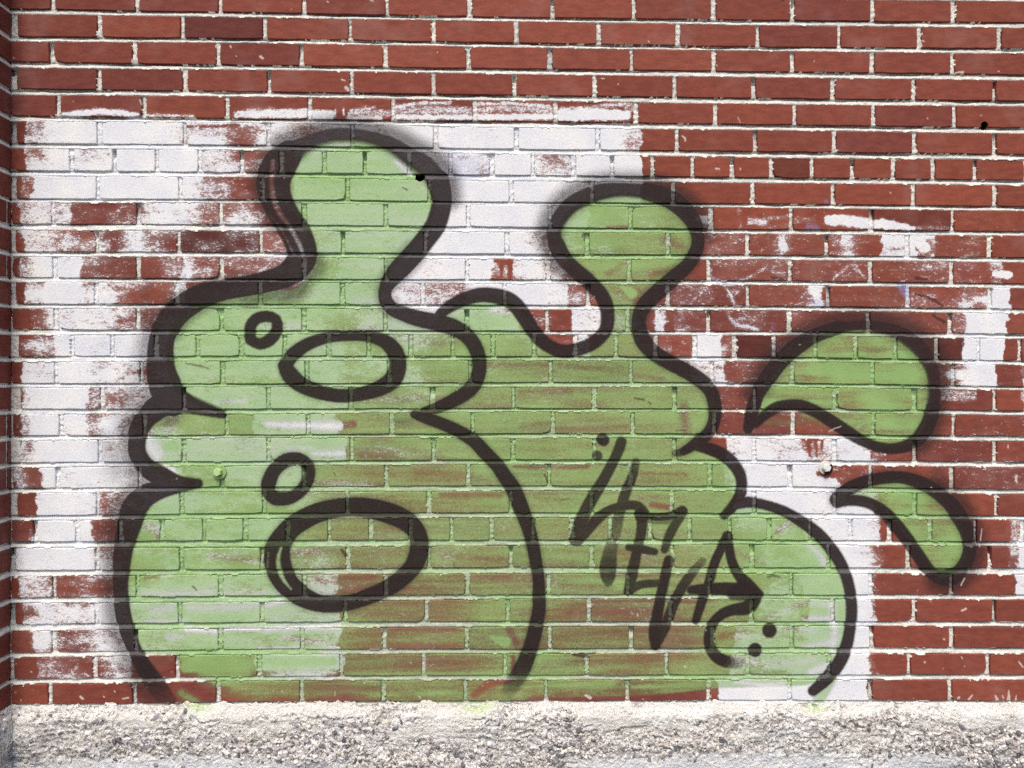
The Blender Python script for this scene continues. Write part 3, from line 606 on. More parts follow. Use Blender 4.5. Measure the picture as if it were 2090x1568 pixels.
IMG_A = make_image('paint_masks', (white, green, black, np.ones_like(white)))
IMG_B = make_image('mark_masks', (chips, splat, blue, np.ones_like(white)))


# ------------------------------------------------------------------ materials
def mat_new(name):
    m = bpy.data.materials.new(name)
    m.use_nodes = True
    nt = m.node_tree
    for n in list(nt.nodes):
        nt.nodes.remove(n)
    out = nt.nodes.new('ShaderNodeOutputMaterial')
    b = nt.nodes.new('ShaderNodeBsdfPrincipled')
    b.inputs['Specular IOR Level'].default_value = .08
    nt.links.new(b.outputs[0], out.inputs['Surface'])
    return m, nt, b


class NB:
    def __init__(self, nt):
        self.nt = nt

    def node(self, t, **kw):
        n = self.nt.nodes.new(t)
        for k, v in kw.items():
            setattr(n, k, v)
        return n

    def set(self, s, v):
        if hasattr(v, 'links') or isinstance(v, bpy.types.NodeSocket):
            self.nt.links.new(v, s)
        else:
            s.default_value = v

    def math(self, op, a, b=0.0, c=0.0, clamp=False):
        n = self.node('ShaderNodeMath', operation=op, use_clamp=clamp)
        self.set(n.inputs[0], a)
        self.set(n.inputs[1], b)
        if op in ('MULTIPLY_ADD', 'SMOOTH_MIN'):
            self.set(n.inputs[2], c)
        return n.outputs[0]

    def ramp(self, x, a, b, c=0.0, d=1.0, smooth=True):
        n = self.node('ShaderNodeMapRange', interpolation_type='SMOOTHSTEP' if smooth else 'LINEAR')
        self.set(n.inputs[0], x)
        self.set(n.inputs[1], a)
        self.set(n.inputs[2], b)
        self.set(n.inputs[3], c)
        self.set(n.inputs[4], d)
        return n.outputs[0]

    def mix(self, f, a, b, blend='MIX'):
        n = self.node('ShaderNodeMix', data_type='RGBA', blend_type=blend)
        self.set(n.inputs[0], f)
        for s, v in ((n.inputs[6], a), (n.inputs[7], b)):
            if isinstance(v, tuple):
                v = (v[0], v[1], v[2], 1.0)
            self.set(s, v)
        return n.outputs[2]

    def pos(self):
        return self.node('ShaderNodeNewGeometry').outputs['Position']

    def noise(self, scale, detail=2.0, rough=0.5, vec=None, stretch=None, dim='3D'):
        v = vec or self.pos()
        if stretch:
            mp = self.node('ShaderNodeMapping')
            mp.inputs['Scale'].default_value = stretch
            self.nt.links.new(v, mp.inputs[0])
            v = mp.outputs[0]
        n = self.node('ShaderNodeTexNoise')
        self.nt.links.new(v, n.inputs['Vector'])
        n.inputs['Scale'].default_value = scale
        n.inputs['Detail'].default_value = detail
        n.inputs['Roughness'].default_value = rough
        return n.outputs[0]

    def vor(self, scale, feature='F1', vec=None, out='Distance'):
        n = self.node('ShaderNodeTexVoronoi', feature=feature)
        self.nt.links.new(vec or self.pos(), n.inputs['Vector'])
        n.inputs['Scale'].default_value = scale
        return n.outputs[out]


def paint_layers(nb, base, white_hold=1.0, black_hold=1.0, green_hold=1.0):
    """lay roller white, spray green and spray black over a base colour; returns colour and coverage"""
    nt = nb.nt
    sep = nb.node('ShaderNodeSeparateXYZ')
    nt.links.new(nb.pos(), sep.inputs[0])
    u = nb.math('MULTIPLY', nb.math('SUBTRACT', sep.outputs[0], IX0), 1.0 / (IW * RES))
    v = nb.math('MULTIPLY', nb.math('SUBTRACT', sep.outputs[2], IZ0), 1.0 / (IH * RES))
    cmb = nb.node('ShaderNodeCombineXYZ')
    nb.set(cmb.inputs[0], u)
    nb.set(cmb.inputs[1], v)
    ch = []
    for im in (IMG_A, IMG_B):
        t = nb.node('ShaderNodeTexImage', interpolation='Linear', extension='CLIP')
        t.image = im
        nt.links.new(cmb.outputs[0], t.inputs[0])
        s = nb.node('ShaderNodeSeparateColor')
        nt.links.new(t.outputs[0], s.inputs[0])
        ch += [s.outputs[0], s.outputs[1], s.outputs[2]]
    W, G, K, CH, SP, BL = ch
    # roller: catches the high grains first
    n1 = nb.noise(260, 3.0, .65, stretch=(.8, 1, 1.2))
    n2 = nb.noise(75, 3.0, .7, stretch=(.6, 1, 1.3))
    grain = nb.math('ADD', nb.math('MULTIPLY', nb.ramp(n1, .32, .68, 0, 1, False), .52), nb.math('MULTIPLY', nb.ramp(n2, .3, .7, 0, 1, False), .48))
    Wh = nb.math('MULTIPLY', W, white_hold)
    th = nb.math('SUBTRACT', 1.0, Wh)
    wc = nb.ramp(nb.math('SUBTRACT', grain, th), -.26, .24)
    veil = nb.math('MULTIPLY', nb.math('POWER', Wh, 1.7), .55)            # thin veil between the grains
    wc = nb.math('MAXIMUM', wc, veil)
    wc = nb.math('MULTIPLY', wc, nb.ramp(W, .0, .05))
    wtint = nb.mix(nb.ramp(nb.noise(14, 2), .35, .7), (.70, .72, .765), (.775, .78, .78))
    wtint = nb.mix(nb.math('MULTIPLY', nb.ramp(nb.noise(300, 3, .7), .50, .72), .45), wtint, (.42, .42, .44))
    col = nb.mix(nb.math('MULTIPLY', wc, .94), base, wtint)
    # blue over-spray under the green
    col = nb.mix(nb.math('MULTIPLY', BL, nb.ramp(nb.noise(220, 2), .35, .6)), col, (.20, .25, .52))
    # green spray
    g1 = nb.noise(340, 2.5, .7)
    gc = nb.math('MULTIPLY', nb.math('ADD', G, nb.math('MULTIPLY', nb.math('MULTIPLY', nb.math('SUBTRACT', g1, .5), 3.6), nb.math('MULTIPLY', G, nb.math('SUBTRACT', 1.12, G)))), green_hold, clamp=True)
    gcol = nb.mix(nb.ramp(nb.noise(9, 2), .35, .65), (.230, .396, .140), (.264, .428, .156))
    gcol = nb.mix(nb.ramp(gc, .30, .92), (.125, .190, .088), gcol)
    col = nb.mix(nb.math('MULTIPLY', gc, .92), col, gcol)
    # black spray, thin at the rim
    k1 = nb.noise(600, 1.0, .6)
    kk = nb.math('MULTIPLY', nb.math('MULTIPLY', K, nb.math('SUBTRACT', 1.0, K)), 3.2)
    kc = nb.math('ADD', K, nb.math('MULTIPLY', nb.math('MULTIPLY', nb.math('SUBTRACT', k1, .5), 1.5), kk), clamp=True)
    kc = nb.math('MULTIPLY', kc, black_hold)
    kcol = nb.mix(nb.ramp(nb.noise(420, 1.5), .3, .75), (.018, .0125, .0125), (.036, .025, .025))
    col = nb.mix(nb.math('MULTIPLY', kc, 1.0), col, kcol)
    col = nb.mix(nb.math('MULTIPLY', CH, .9), col, (.055, .022, .018))
    col = nb.mix(nb.math('MULTIPLY', SP, .9), col, (.66, .60, .52))
    cov = nb.math('MAXIMUM', nb.math('MAXIMUM', wc, nb.math('MULTIPLY', gc, .9)), kc)
    return col, cov


def bump(nb, bsdf, h, strength, dist):
    n = nb.node('ShaderNodeBump')
    n.inputs['Strength'].default_value = strength
    n.inputs['Distance'].default_value = dist
    nb.nt.links.new(h, n.inputs['Height'])
    nb.nt.links.new(n.outputs[0], bsdf.inputs['Normal'])


def brick_base(nb):
    at = nb.node('ShaderNodeAttribute', attribute_name='tint')
    f = nb.noise(300, 4, .8)
    m = nb.noise(55, 3, .6, stretch=(.5, .5, 1.3))
    lines = nb.noise(60, 3, .7, stretch=(.25, 1, 5))
    col = nb.mix(nb.ramp(m, .3, .72), nb.mix(.30, at.outputs[0], (.09, .03, .028)), nb.mix(.10, at.outputs[0], (.40, .16, .10)))
    col = nb.mix(nb.math('MULTIPLY', nb.ramp(lines, .52, .72), .25), col, (.11, .032, .03))
    col = nb.mix(nb.math('MULTIPLY', nb.ramp(f, .30, .46, 1, 0), .42), col, (.085, .025, .022))
    col = nb.mix(nb.math('MULTIPLY', nb.ramp(f, .58, .78), .22), col, (.46, .24, .19))
    bloom = nb.math('MULTIPLY', nb.ramp(nb.noise(7, 3, .6), .50, .75), .16)
    col = nb.mix(bloom, col, (.40, .27, .25))
    return col, f, m


def make_brick_mat(name, painted):
    m, nt, b = mat_new(name)
    nb = NB(nt)
    col, f, mm = brick_base(nb)
    h = nb.math('ADD', nb.math('MULTIPLY', f, .6), nb.math('MULTIPLY', nb.noise(160, 3, .6), 1.0))
    if painted:
        col, cov = paint_layers(nb, col)
        nb.set(b.inputs['Roughness'], nb.ramp(cov, 0, 1, .78, .58))
        h = nb.math('ADD', h, nb.math('MULTIPLY', cov, .25))
    else:
        b.inputs['Roughness'].default_value = .6
    nb.set(b.inputs['Base Color'], col)
    bump(nb, b, h, .55, .0012)
    return m


def mortar_base(nb):
    n1 = nb.noise(260, 4, .65)
    n2 = nb.noise(38, 3, .6)
    col = nb.mix(nb.ramp(n2, .35, .7), (.63, .605, .55), (.76, .735, .67))
    col = nb.mix(nb.math('MULTIPLY', nb.ramp(n1, .30, .44, 1, 0), .38), col, (.34, .32, .30))
    d = nb.node('ShaderNodeAttribute', attribute_name='joint_grey').outputs['Fac']
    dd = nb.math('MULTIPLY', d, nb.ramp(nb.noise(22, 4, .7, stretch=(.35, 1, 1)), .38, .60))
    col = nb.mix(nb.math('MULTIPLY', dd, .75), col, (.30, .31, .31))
    col = nb.mix(nb.math('MULTIPLY', nb.ramp(nb.noise(120, 2, .7), .68, .76), .8), col, (.10, .09, .085))
    return col, n1


def make_mortar_mat():
    m, nt, b = mat_new('mortar')
    nb = NB(nt)
    col, n1 = mortar_base(nb)
    col, cov = paint_layers(nb, col, .95, .90, 1.12)
    nb.set(b.inputs['Base Color'], col)
    b.inputs['Roughness'].default_value = .9
    bump(nb, b, nb.math('ADD', n1, nb.noise(700, 2)), .6, .0016)
    return m


def make_mortar_plain():
    m, nt, b = mat_new('mortar_unpainted')
    nb = NB(nt)
    col, n1 = mortar_base(nb)
    nb.set(b.inputs['Base Color'], col)
    b.inputs['Roughness'].default_value = .9
    bump(nb, b, n1, .6, .0015)
    return m


def make_concrete():
    m, nt, b = mat_new('old_concrete')
    nb = NB(nt)
    at = nb.node('ShaderNodeAttribute', attribute_name='zone').outputs['Color']
    s = nb.node('ShaderNodeSeparateColor')
    nt.links.new(at, s.inputs[0])
    rough, patch, spill = s.outputs[0], s.outputs[1], s.outputs[2]
    n0 = nb.noise(12, 4, .6)
    col = nb.mix(nb.ramp(n0, .35, .65), (.68, .655, .61), (.78, .765, .73))
    warm = nb.mix(nb.ramp(nb.noise(6, 2), .4, .65), (.74, .72, .675), (.71, .70, .685))
    col = nb.mix(rough, col, warm)
    # fine sand and small exposed aggregate
    warpn = nb.node('ShaderNodeTexNoise')
    warpn.inputs['Scale'].default_value = 90
    nt.links.new(nb.pos(), warpn.inputs['Vector'])
    va = nb.node('ShaderNodeVectorMath', operation='MULTIPLY_ADD')
    nt.links.new(warpn.outputs['Color'], va.inputs[0])
    va.inputs[1].default_value = (.012, .012, .012)
    nt.links.new(nb.pos(), va.inputs[2])
    cell = nb.vor(105, vec=va.outputs[0], out='Color')
    cs = nb.node('ShaderNodeSeparateColor')
    nt.links.new(cell, cs.inputs[0])
    stone = nb.mix(nb.ramp(cs.outputs[1], 0, 1, 0, 1, False), (.24, .23, .25), (.70, .62, .54))
    dens = nb.math('MULTIPLY', rough, nb.ramp(nb.noise(9, 3, .6), .36, .62, .10, .55))
    col = nb.mix(nb.math('MULTIPLY', nb.ramp(nb.math('SUBTRACT', cs.outputs[0], nb.math('SUBTRACT', 1.0, dens)), -.02, .04), .75), col, stone)
    cell2 = nb.vor(330, vec=va.outputs[0], out='Color')
    cs2 = nb.node('ShaderNodeSeparateColor')
    nt.links.new(cell2, cs2.inputs[0])
    col = nb.mix(nb.math('MULTIPLY', nb.math('MULTIPLY', nb.ramp(cs2.outputs[0], .80, .84), rough), .75), col, (.11, .10, .105))
    col = nb.mix(nb.math('MULTIPLY', nb.ramp(nb.noise(160, 3, .7), .34, .45, 1, 0), .5), col, (.22, .20, .19))
    pc = nb.mix(nb.ramp(nb.noise(30, 3), .35, .65), (.60, .62, .65), (.74, .75, .76))
    col = nb.mix(nb.math('MULTIPLY', patch, nb.ramp(nb.noise(80, 3, .7), .25, .45)), col, pc)
    col = nb.mix(nb.math('MULTIPLY', nb.math('MULTIPLY', spill, nb.ramp(nb.noise(200, 2), .3, .55)), .75), col, (.40, .58, .17))
    sl = nb.node('ShaderNodeAttribute', attribute_name='slate').outputs['Fac']
    col = nb.mix(nb.math('MULTIPLY', sl, nb.ramp(nb.noise(180, 3, .7), .35, .6, .35, .95)), col, (.13, .14, .165))
    nb.set(b.inputs['Base Color'], col)
    b.inputs['Roughness'].default_value = .93
    h = nb.math('ADD', nb.math('MULTIPLY', nb.noise(260, 5, .7), 1.2), nb.math('MULTIPLY', nb.vor(105, vec=va.outputs[0]), .8))
    bump(nb, b, h, .9, .004)
    return m


def make_stone():
    m, nt, b = mat_new('aggregate')
    nb = NB(nt)
    g = nb.node('ShaderNodeNewGeometry')
    r = g.outputs['Random Per Island']
    cr = nb.node('ShaderNodeValToRGB')
    nt.links.new(r, cr.inputs[0])
    el = cr.color_ramp.elements
    cols = [(0, (.05, .048, .055)), (.12, (.12, .115, .125)), (.24, (.26, .25, .27)), (.36, (.38, .33, .29)), (.48, (.52, .46, .40)), (.62, (.58, .54, .56)), (.74, (.78, .75, .70))]
    el[0].position, el[0].color = 0, (*cols[0][1], 1)
    el[1].position, el[1].color = cols[1][0], (*cols[1][1], 1)
    for p, c in cols[2:]:
        e = el.new(p)
        e.color = (*c, 1)
    cr.color_ramp.interpolation = 'CONSTANT'
    col = nb.mix(nb.ramp(nb.noise(400, 3), .3, .7), cr.outputs[0], nb.mix(.35, cr.outputs[0], (.6, .57, .54)))
    nb.set(b.inputs['Base Color'], col)
    b.inputs['Roughness'].default_value = .8
    bump(nb, b, nb.noise(500, 3), .5, .001)
    return m


def make_asphalt():
    m, nt, b = mat_new('asphalt')
    nb = NB(nt)
    n = nb.noise(180, 4, .7)
    col = nb.mix(nb.ramp(n, .35, .7), (.045, .045, .047), (.14, .135, .13))
    col = nb.mix(nb.math('MULTIPLY', nb.ramp(nb.noise(1.2, 3), .4, .7), .4), col, (.10, .098, .092))
    nb.set(b.inputs['Base Color'], col)
    b.inputs['Roughness'].default_value = .92
    bump(nb, b, n, .7, .006)
    return m


def make_dark():
    m, nt, b = mat_new('hole_clay')
    nb = NB(nt)
    nb.set(b.inputs['Base Color'], nb.mix(nb.noise(300), (.020, .012, .011), (.05, .025, .02)))
    b.inputs['Roughness'].default_value = 1
    return m


def make_bolt(name, paint, metal, amount, side=False):
    m, nt, b = mat_new(name)
    nb = NB(nt)
    n = nb.noise(260, 3, .65)
    f = nb.ramp(n, .5 - amount * .35, .62 - amount * .35)
    if side:                                                     # bolt head's shade painted as a near-black tone on the washer's lower right
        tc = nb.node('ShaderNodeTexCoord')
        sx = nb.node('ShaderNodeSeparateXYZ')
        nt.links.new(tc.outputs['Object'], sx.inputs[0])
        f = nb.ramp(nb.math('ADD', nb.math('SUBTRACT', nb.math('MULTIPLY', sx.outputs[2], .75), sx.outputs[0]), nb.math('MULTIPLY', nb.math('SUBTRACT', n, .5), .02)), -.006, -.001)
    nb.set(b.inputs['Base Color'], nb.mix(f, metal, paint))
    nb.set(b.inputs['Metallic'], nb.math('MULTIPLY', nb.math('SUBTRACT', 1.0, f), .7))
    b.inputs['Roughness'].default_value = .5
    bump(nb, b, n, .4, .0008)
    return m


M_BRICK = make_brick_mat('painted_brick', True)
M_BRICK2 = make_brick_mat('plain_brick', False)
M_MORTAR = make_mortar_mat()
M_MORTAR2 = make_mortar_plain()
M_CONC = make_concrete()
M_STONE = make_stone()
M_ASPH = make_asphalt()
M_DARK = make_dark()

# ------------------------------------------------------------------ ground
me = bpy.data.meshes.new('pavement')
GZ0 = -2.16
me.from_pydata([(-60, -120, GZ0), (60, -120, GZ0), (60, 3, GZ0), (-60, 3, GZ0)], [], [(0, 1, 2, 3)])
tag(link('pavement', me, M_ASPH), kind='structure')

# ------------------------------------------------------------------ the graffiti wall
wall_root = empty('brick_wall', (1.2, 0, -1.86))
tag(wall_root, 'red brick wall painted with a green and black graffiti figure over patchy white roller paint', 'wall')

HOLES = [(2009, 256, 8.0), (857, 362, 9.0)]
HW = [(float(wall(x, y)[0]), float(wall(x, y)[1]), r / 790.0) for x, y, r in HOLES]

# --- mortar: a fine relief, only where it shows between bricks
GS = 0.0021
mx = np.arange(XC - 0.004, XR - 0.05, GS)
mz = np.arange(-1.9, 0.36, GS)
nmx, nmz = len(mx), len(mz)
top_all = float(ZT[0][0])
zlow = np.interp(mx, XS, ZB[-1]) - 0.020
MX, MZ = np.meshgrid(mx, mz)
depth = np.full((nmz, nmx), 0.0050, np.float32)
keep = np.zeros((nmz, nmx), bool)
joint_grey = np.zeros((nmz, nmx), np.float32)
nfine = fnoise(nmz, nmx, 3.2, 3.8, 501, 2)
nmid = fnoise(nmz, nmx, 9, 26, 502, 2)
nlong = fnoise(nmz, nmx, 25, 90, 503, 2)
paintedW = np.zeros((nmz, nmx), np.float32)
ii = np.clip(((MX - IX0) / RES).astype(int), 0, IW - 1)
jj = np.clip(((MZ - IZ0) / RES).astype(int), 0, IH - 1)
paintedW = np.where(MZ < IZ1, np.maximum(white, green)[jj, ii], 0)
JD = 0.0036
sm = fnoise(nmz, nmx, 2.6, 4.5, 505, 2)
sm2 = fnoise(nmz, nmx, 12, 22, 506, 2)
for i in range(len(ZT)):
    tz = np.interp(mx, XS, ZT[i])[None, :]
    bz = np.interp(mx, XS, ZB[i])[None, :]
    nz = (np.interp(mx, XS, ZT[i + 1]) if i + 1 < len(ZT) else np.interp(mx, XS, ZB[i]) - 0.012)[None, :]
    # bed joint under this row
    inb = (MZ <= bz) & (MZ > nz)
    t = (bz - MZ) / (bz - nz)
    struck = 0.35 + 0.65 * sstep(.35, .65, nlong)
    d = 0.0012 + (0.0078 * struck) * (1 - sstep(.05, .62, t + (nmid - .5) * .5)) + (nfine - .5) * .0030
    d = np.where(paintedW > .4, .0006 + d * .62, d)
    reach = np.clip(sm - .47, 0, 1) * .014 * sstep(.42, .68, sm2) * np.where(paintedW > .3, .45, 1.0)
    d = np.where((t > .72) & (sm2 > .45), np.minimum(d, -.0004 - (sm - .5) * .004), d)
    low = (MZ <= nz) & (MZ > nz - reach)
    upp = (MZ > bz) & (MZ < bz + reach * .45)
    smear = low | upp
    depth = np.where(smear, -.0026, depth)
    smk = smear if i == 0 else (smk | smear)
    depth = np.where(inb, d, depth)
    joint_grey = np.where(inb, (1 - sstep(.25, .6, t)) * 1.0 + .15, joint_grey)  # greyer along the top of each bed joint
    keep |= (MZ <= bz + .004) & (MZ > nz - .004)
    joint_grey = np.where(((MZ > bz) & (MZ <= bz + .004)), 1.0, joint_grey)
    # upright joints
    inr = (MZ <= tz) & (MZ > bz)
    for n, (x0, x1, a, b) in enumerate(JW[i]):
        xprev = XC - .004 if n == 0 else JW[i][n - 1][1]
        c0 = max(0, int((xprev - .005 - mx[0]) / GS))
        c1 = min(nmx, int((x0 + .005 - mx[0]) / GS) + 1)
        if c1 <= c0:
            continue
        sl = np.s_[:, c0:c1]
        seg = inr[sl]
        q_ = (i * 7 + n * 3) % 9
        base = 0.0014 + (i * 5 + n * 11) % 7 * .0004 + (0.0060 if q_ == 0 else .014 if q_ == 4 else 0) * sstep(.3 if q_ == 0 else .72, .9, (MZ[sl] - bz[:, c0:c1]) / .043)
        pw = paintedW[sl] > .4
        base = np.where(pw, .0006 + base * (.45 if q_ != 4 or n % 2 else .8), base)
        ed = np.minimum(MX[sl] - xprev, x0 - MX[sl])
        base = base + .004 * (1 - sstep(0, .0026, ed + (sm[sl] - .5) * .004)) * (sm2[sl] < .5)
        rx = np.clip(sm[sl] - .5, 0, 1) * .012 * sstep(.5, .66, sm2[sl] + .12 * math.sin(i * 3.7 + n * 1.9))
        smx = seg & (ed < 0) & (ed > -rx)
        depth[sl] = np.where(seg, base + (nfine[sl] - .5) * .0042, depth[sl])
        depth[sl] = np.where(seg & (ed < -.0004), .006, depth[sl])
        depth[sl] = np.where(smx, -.0026, depth[sl])
        keep[sl] |= seg
        joint_grey[sl] = np.where(seg, .35 + (.8 if q_ == 0 else 0), joint_grey[sl])
keep |= smk
keep &= (MZ > zlow[None, :]) & (MZ < float(ZT[0].max()))
for hx, hz, hr in HW:
    keep &= ((MX - hx) ** 2 + (MZ - hz) ** 2) > (hr * 1.02) ** 2
fk = keep[:-1, :-1] & keep[1:, :-1] & keep[:-1, 1:] & keep[1:, 1:]
jx = (rng.random((nmz, nmx)) - .5) * GS * .5
jz = (rng.random((nmz, nmx)) - .5) * GS * .5
idx = np.full(nmz * nmx, -1, np.int64)
fj, fi = np.nonzero(fk)
quads = np.stack([fj * nmx + fi, fj * nmx + fi + 1, (fj + 1) * nmx + fi + 1, (fj + 1) * nmx + fi], 1)
used = np.unique(quads)
idx[used] = np.arange(len(used))
quads = idx[quads]
co = np.stack([(MX + jx).ravel()[used], depth.ravel()[used], (MZ + jz).ravel()[used]], 1)


def mesh_np(name, co, faces, smooth=True):
    me = bpy.data.meshes.new(name)
    nv, nf, k = len(co), len(faces), faces.shape[1]
    me.vertices.add(nv)
    me.vertices.foreach_set('co', np.asarray(co, np.float32).ravel())
    me.loops.add(nf * k)
    me.loops.foreach_set('vertex_index', faces.astype(np.int32).ravel())
    me.polygons.add(nf)
    me.polygons.foreach_set('loop_start', np.arange(0, nf * k, k, dtype=np.int32))
    me.polygons.foreach_set('loop_total', np.full(nf, k, np.int32))
    me.update(calc_edges=True)
    if smooth:
        me.polygons.foreach_set('use_smooth', np.ones(nf, bool))
    me.validate()
    return me


me = mesh_np('mortar', co, quads)
a = me.attributes.new('joint_grey', 'FLOAT', 'POINT')
a.data.foreach_set('value', joint_grey.ravel()[used].astype(np.float32))
mo = link('mortar', me, M_MORTAR, wall_root)
tag(mo, 'pale cream mortar joints between the bricks')

# solid masonry behind
bm = bmesh.new()
bmesh.ops.create_cube(bm, size=1)
for v in bm.verts:
    v.co = Vector((XC - .25 if v.co.x < 0 else XR + .02, .035 if v.co.y < 0 else .30, GZ0 if v.co.z < 0 else float(ZT[0].max()) + .01))
me = bpy.data.meshes.new('backing')
bm.to_mesh(me)
bm.free()
link('backing', me, M_MORTAR2, wall_root)

# --- bricks
SPECIAL = {}


def brick_tint(px, py, r):
    """clay colour of one brick"""
    f = min(1, max(0, (px - 60) / 500))
    dark = np.array((.200, .062, .046))
    mid = np.array((.262, .083, .060))
    warm = np.array((.310, .100, .062))
    plum = np.array((.165, .055, .052))
    c = dark * (1 - f) + mid * f
    q = rnd.random()
    if q < .26:
        c = c * .55 + warm * .45
    elif q > .86:
        c = c * .5 + plum * .5
    k = r - EXTRA
    if k == 6 and 1575 < px < 1658 or k == 6 and 1823 < px < 1989 and rnd.random() < .5 or k == 8 and 1779 < px < 1944 or k == 13 and (1499 < px < 1580 or 1911 < px < 1996) or k == 1 and 373 < px < 541 or k == 9 and 365 < px < 533:
        c = plum * (.78 if k == 1 else .58)
    if k in (7, 8, 9, 6) and px > 1330:
        c = c * .7 + np.array((.33, .098, .055)) * .3
    if k in (0, 1, 2) and 560 < px < 1500:
        c = c * .65 + np.array((.33, .118, .082)) * .35
    return c * np.array((.86, .70, .655)) * rnd.uniform(.88, 1.10)


def brick_geo(x0, x1, i, proud, seed):
    """irregular worn arris: outline in x-z, then front ring, chamfer ring and back ring; coordinates relative to the centre"""
    r = random.Random(seed)
    L = x1 - x0
    nl = 8 if L > .12 else 4
    pts = []
    j = .0009

    def zz(f, x, s):
        return float(f(i, x)) + s * r.uniform(-.0002, j * 1.3)
    xs = [x0 + L * (k / nl) for k in range(nl + 1)]
    for k, x in enumerate(xs):
        pts.append((x + (r.uniform(-.004, .004) if 0 < k < nl else r.uniform(0, .0008)), zz(zb, x, 1)))
    hz = [(float(zb(i, x1)) + (float(zt(i, x1)) - float(zb(i, x1))) * q) for q in (.33, .67)]
    for q in hz:
        pts.append((x1 - r.uniform(-.0007, .0012), q))
    for k, x in enumerate(reversed(xs)):
        pts.append((x + (r.uniform(-.004, .004) if 0 < k < nl else -r.uniform(0, .0008)), zz(zt, x, -1)))
    for q in reversed(hz):
        pts.append((x0 + r.uniform(-.0007, .0012), q))
    n = len(pts)
    corners = [0, nl, nl + 3, 2 * nl + 3]
    cx = (x0 + x1) / 2
    cz = (float(zt(i, cx)) + float(zb(i, cx))) / 2
    for c in corners:
        q = r.random()
        m = (.0010 if q < .85 else (.0022 if q < .975 else .0055))
        x, z = pts[c]
        pts[c] = (x + (m if x < cx else -m), z + (m * .8 if z < cz else -m * .8))
    ch = .0013
    vs = []
    for (x, z) in pts:                       # front ring
        sx = ch if x < cx else -ch
        lx = min(1, abs(x - cx) / (L / 2))
        vs.append((x + sx * (lx > .93) - cx, -proud + r.uniform(-.0002, .0002), z + (ch if z < cz else -ch) * (abs(z - cz) > .012) - cz))
    for (x, z) in pts:                       # chamfer ring
        vs.append((x - cx, -proud + ch + r.uniform(0, .0004), z - cz))
    for (x, z) in pts:                       # back ring
        vs.append((x - cx, .028, z - cz))
    fs = [tuple(range(n))]
    for k in range(n):
        k2 = (k + 1) % n
        fs.append((k2, k, n + k, n + k2))
        fs.append((n + k2, n + k, 2 * n + k, 2 * n + k2))
    return vs, fs, (cx, cz)


bricks = []
for i in range(NR + EXTRA):
    for n, (x0, x1, a, b) in enumerate(JW[i]):
        k = i - EXTRA
        if x0 > XR - .06:
            continue
        x1 = min(x1, XR - .05)
        vis = 0.0
        if k >= 0:
            vis = max(0, min(b, PW) - max(a, 0)) * (BOTS[k][2] - max(TOPS[k][2], 0))
        bricks.append(dict(i=i, n=n, x0=x0, x1=x1, vis=vis, px=(a + b) / 2, py=(TOPS[k][2] + BOTS[k][2]) / 2 if k >= 0 else -50))
bricks.sort(key=lambda d: -d['vis'])
for q, d in enumerate(bricks):
    d['solo'] = q < 300 and d['vis'] > 0
bricks.sort(key=lambda d: (d['i'], d['n']))
jv, jf, jc = [], [], []


def set_tint(me, cols):
    a = me.color_attributes.new('tint', 'FLOAT_COLOR', 'POINT')
    arr = np.ones((len(cols), 4), np.float32)
    arr[:, :3] = np.asarray(cols)
    a.data.foreach_set('color', arr.ravel())


for d in bricks:
    proud = rnd.uniform(.0006, .0024)
    vs, fs, (cx, cz) = brick_geo(d['x0'], d['x1'], d['i'], proud, d['i'] * 100 + d['n'])
    t = brick_tint(d['px'], d['py'], d['i'])
    hole = None
    for h in HW:
        if d['x0'] - h[2] < h[0] < d['x1'] + h[2] and float(zb(d['i'], h[0])) - h[2] * .6 < h[1] < float(zt(d['i'], h[0])) + h[2] * .6:
            hole = h
    if d['solo'] or hole:
        me = bpy.data.meshes.new('brick')
        me.from_pydata(vs, [], fs)
        me.update()
        if hole:
            tmp = bpy.data.objects.new('tmp', me)
            C.objects.link(tmp)
            bmc = bmesh.new()
            bmesh.ops.create_cone(bmc, segments=18, radius1=hole[2], radius2=hole[2], depth=.09, matrix=Matrix.Translation((hole[0] - cx, 0, hole[1] - cz)) @ Matrix.Rotation(math.pi / 2, 4, 'X'), cap_ends=True)
            cme = bpy.data.meshes.new('cut')
            bmc.to_mesh(cme)
            bmc.free()
            # close the back for the cut
            bb = bmesh.new()
            bb.from_mesh(me)
            nn = len(vs) // 3
            bb.verts.ensure_lookup_table()
            bb.faces.new([bb.verts[2 * nn + q] for q in range(nn)])
            bmesh.ops.recalc_face_normals(bb, faces=bb.faces)
            bb.to_mesh(me)
            bb.free()
            cut = bpy.data.objects.new('cut', cme)
            C.objects.link(cut)
            md = tmp.modifiers.new('b', 'BOOLEAN')
            md.operation = 'DIFFERENCE'
            md.object = cut
            md.solver = 'EXACT'
            bpy.context.view_layer.update()
            dg = bpy.context.evaluated_depsgraph_get()
            me2 = bpy.data.meshes.new_from_object(tmp.evaluated_get(dg))
            me2.name = 'brick'
            print('hole cut', len(vs), '->', len(me2.vertices), hole, (cx, cz))
            bpy.data.objects.remove(tmp)
            bpy.data.objects.remove(cut)
            me = me2
        set_tint(me, [t] * len(me.vertices))
        link('brick', me, M_BRICK, wall_root, (cx, 0, cz))
    else:
        o = len(jv)
        jv += [(x + cx, y, z + cz) for x, y, z in vs]
        jf += [tuple(v + o for v in f) for f in fs]
        jc += [t] * len(vs)
me = bpy.data.meshes.new('remaining_bricks')
me.from_pydata(jv, [], jf)
me.update()
set_tint(me, jc)
tag(link('remaining_bricks', me, M_BRICK, wall_root), 'short header bricks and bricks cut off by the photo edges', kind='stuff')

